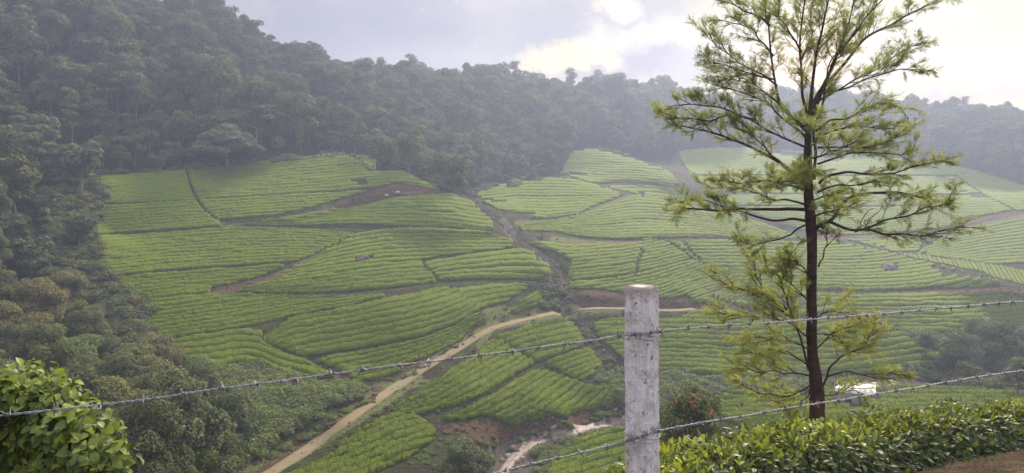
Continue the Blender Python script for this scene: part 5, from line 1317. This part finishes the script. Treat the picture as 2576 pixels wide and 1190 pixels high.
ROCKS = [(1292,1132,.75,0,'largest dark boulder in the stream bed at lower centre'),(1318,1122,.42,0,'flat dark stone in the stream, right of the largest boulder'),(1278,1148,.40,1,'pale stone below the largest boulder in the stream'),
 (1335,1108,.34,0,'dark stone where the stream narrows behind the round bush'),(1300,1165,.38,0,'dark stone lowest in the stream, by the lower wire'),(1262,1160,.5,0,'brown boulder on the left stream bank'),(1410,1090,.28,0,'small dark stone at the stream bend'),
 (1315,1152,.3,1,'pale flat stone on the right side of the stream'),(1555,936,.5,1,'pale upright boulder beside the post in the bushes'),(1700,562,.5,0,'small dark rock high in the middle tea slope'),(2395,943,.85,1,'pale bright boulder in the valley at far right'),(2415,946,.6,1,'pale smaller boulder next to the bright one at far right'),
 (2238,678,1.7,0,'dark rock outcrop in the great right tea slope'),(912,655,1.25,0,'dark rock in the hollow of the sunlit left plot'),(900,716,.45,0,'small rock low in the sunlit left plot'),(1000,486,.6,1,'pale rock on the soil cut below the left crest'),(972,492,.5,1,'pale rock lying on the terrace path below the crest')]
for j, (px, py, s_, pale, lab) in enumerate(ROCKS):
    g = ground_at(px, py)
    o = ob('boulder', rock_mesh(j, (1, .8, .62) if j != 8 else (.6, .6, 1.2)), mrl if pale else mrk, None, label=lab, category='boulder'); o.location = (g[0], g[1], g[2]+.12*s_); o.scale = (s_,)*3; o.rotation_euler = (0, 0, j*1.7)
# shrubs that stand alone near the stream
for px, py, nm, sc_, lab in [(1356,1140,'a',1.25,'small round green bush on the near stream bank'),(1380,1102,'d',.8,'small grey-green bush at the stream bend'),(1716,945,'d',1.5,'pale silvery agave-like bush under the banded tea spur'),(1385,770,'a',1.3,'green bush in the gully beside the tiny tea wedge'),(1362,600,'d',1.2,'pale bush beside the upper gully crossing'),(2240,822,'d',1.3,'silvery bush at the edge of the banded spur')]:
    g = ground_at(px, py); o = ob('bush', bpy.data.objects['shrub_'+nm].data, None, None, label=lab, category='bush'); o.location = (g[0], g[1], g[2]-.1); o.scale = (sc_,)*3
# red flowers on the dark tree by the post
fm, t, b = new_mat('red petals'); b.inputs['Base Color'].default_value = (.55, .07, .03, 1)
tgt = next(o for o in bpy.data.objects if o.get('label', '').startswith('dark rounded tree with red'))
tl = np.array(tgt.location); cn = []
for px, py in [(1738,1012),(1755,1003),(1748,1020),(1790,1030),(1792,1036),(1700,1006)]:
    p = at(px, py, 38.6)
    for q in range(14): cn.append(p+np.random.default_rng(q+int(px)).normal(0, .04, 3))
cn = np.array(cn); V, F = cards(cn, np.tile([0, -.6, .6], (len(cn), 1)), .045, .6, np.random.default_rng(3)); V = (V-tl)
fo = ob('flowers', mesh_np('flowers', V, F), fm, None, kind='stuff'); fo.parent = tgt; fo.matrix_parent_inverse = (Matrix.Translation(tgt.location)@tgt.rotation_euler.to_matrix().to_4x4()@Matrix.Diagonal((*tgt.scale, 1))).inverted(); fo.location = tgt.location
# dry grass at the near right corner
gr = Acc(); r_ = np.random.default_rng(8)
for j in range(3200):
    px = r_.uniform(2150, 2640); Yg = r_.uniform(5.6, 7.4); x = (px-1288)/FPX*Yg; z = height(np.array([x]), np.array([Yg]))[0]; p = np.array([x, Yg, z-.01])
    if x > 0 and vnoise(np.array([[x, Yg]]), 2.2, 5)[0] < -.1: continue
    d = unit(r_.normal(0, .5, 3)*[1, 1, 0]+[0, 0, .7]); ln = r_.uniform(.03, .13); sdv = unit(np.cross(d, r_.normal(0, 1, 3)))*.0022
    gr.add(np.array([p-sdv, p+sdv, p+d*ln+sdv*.2+[0, 0, -.2*ln], p+d*ln-sdv*.2+[0, 0, -.2*ln]]), np.array([[0, 1, 2, 3]]))
gmat, t, b = new_mat('dry grass'); b.inputs['Base Color'].default_value = (.19, .14, .075, 1)
ob('dry_grass', gr.mesh('dry_grass'), gmat, None, kind='stuff', label='dry grass and litter on the bare soil at the lower right corner', category='grass')
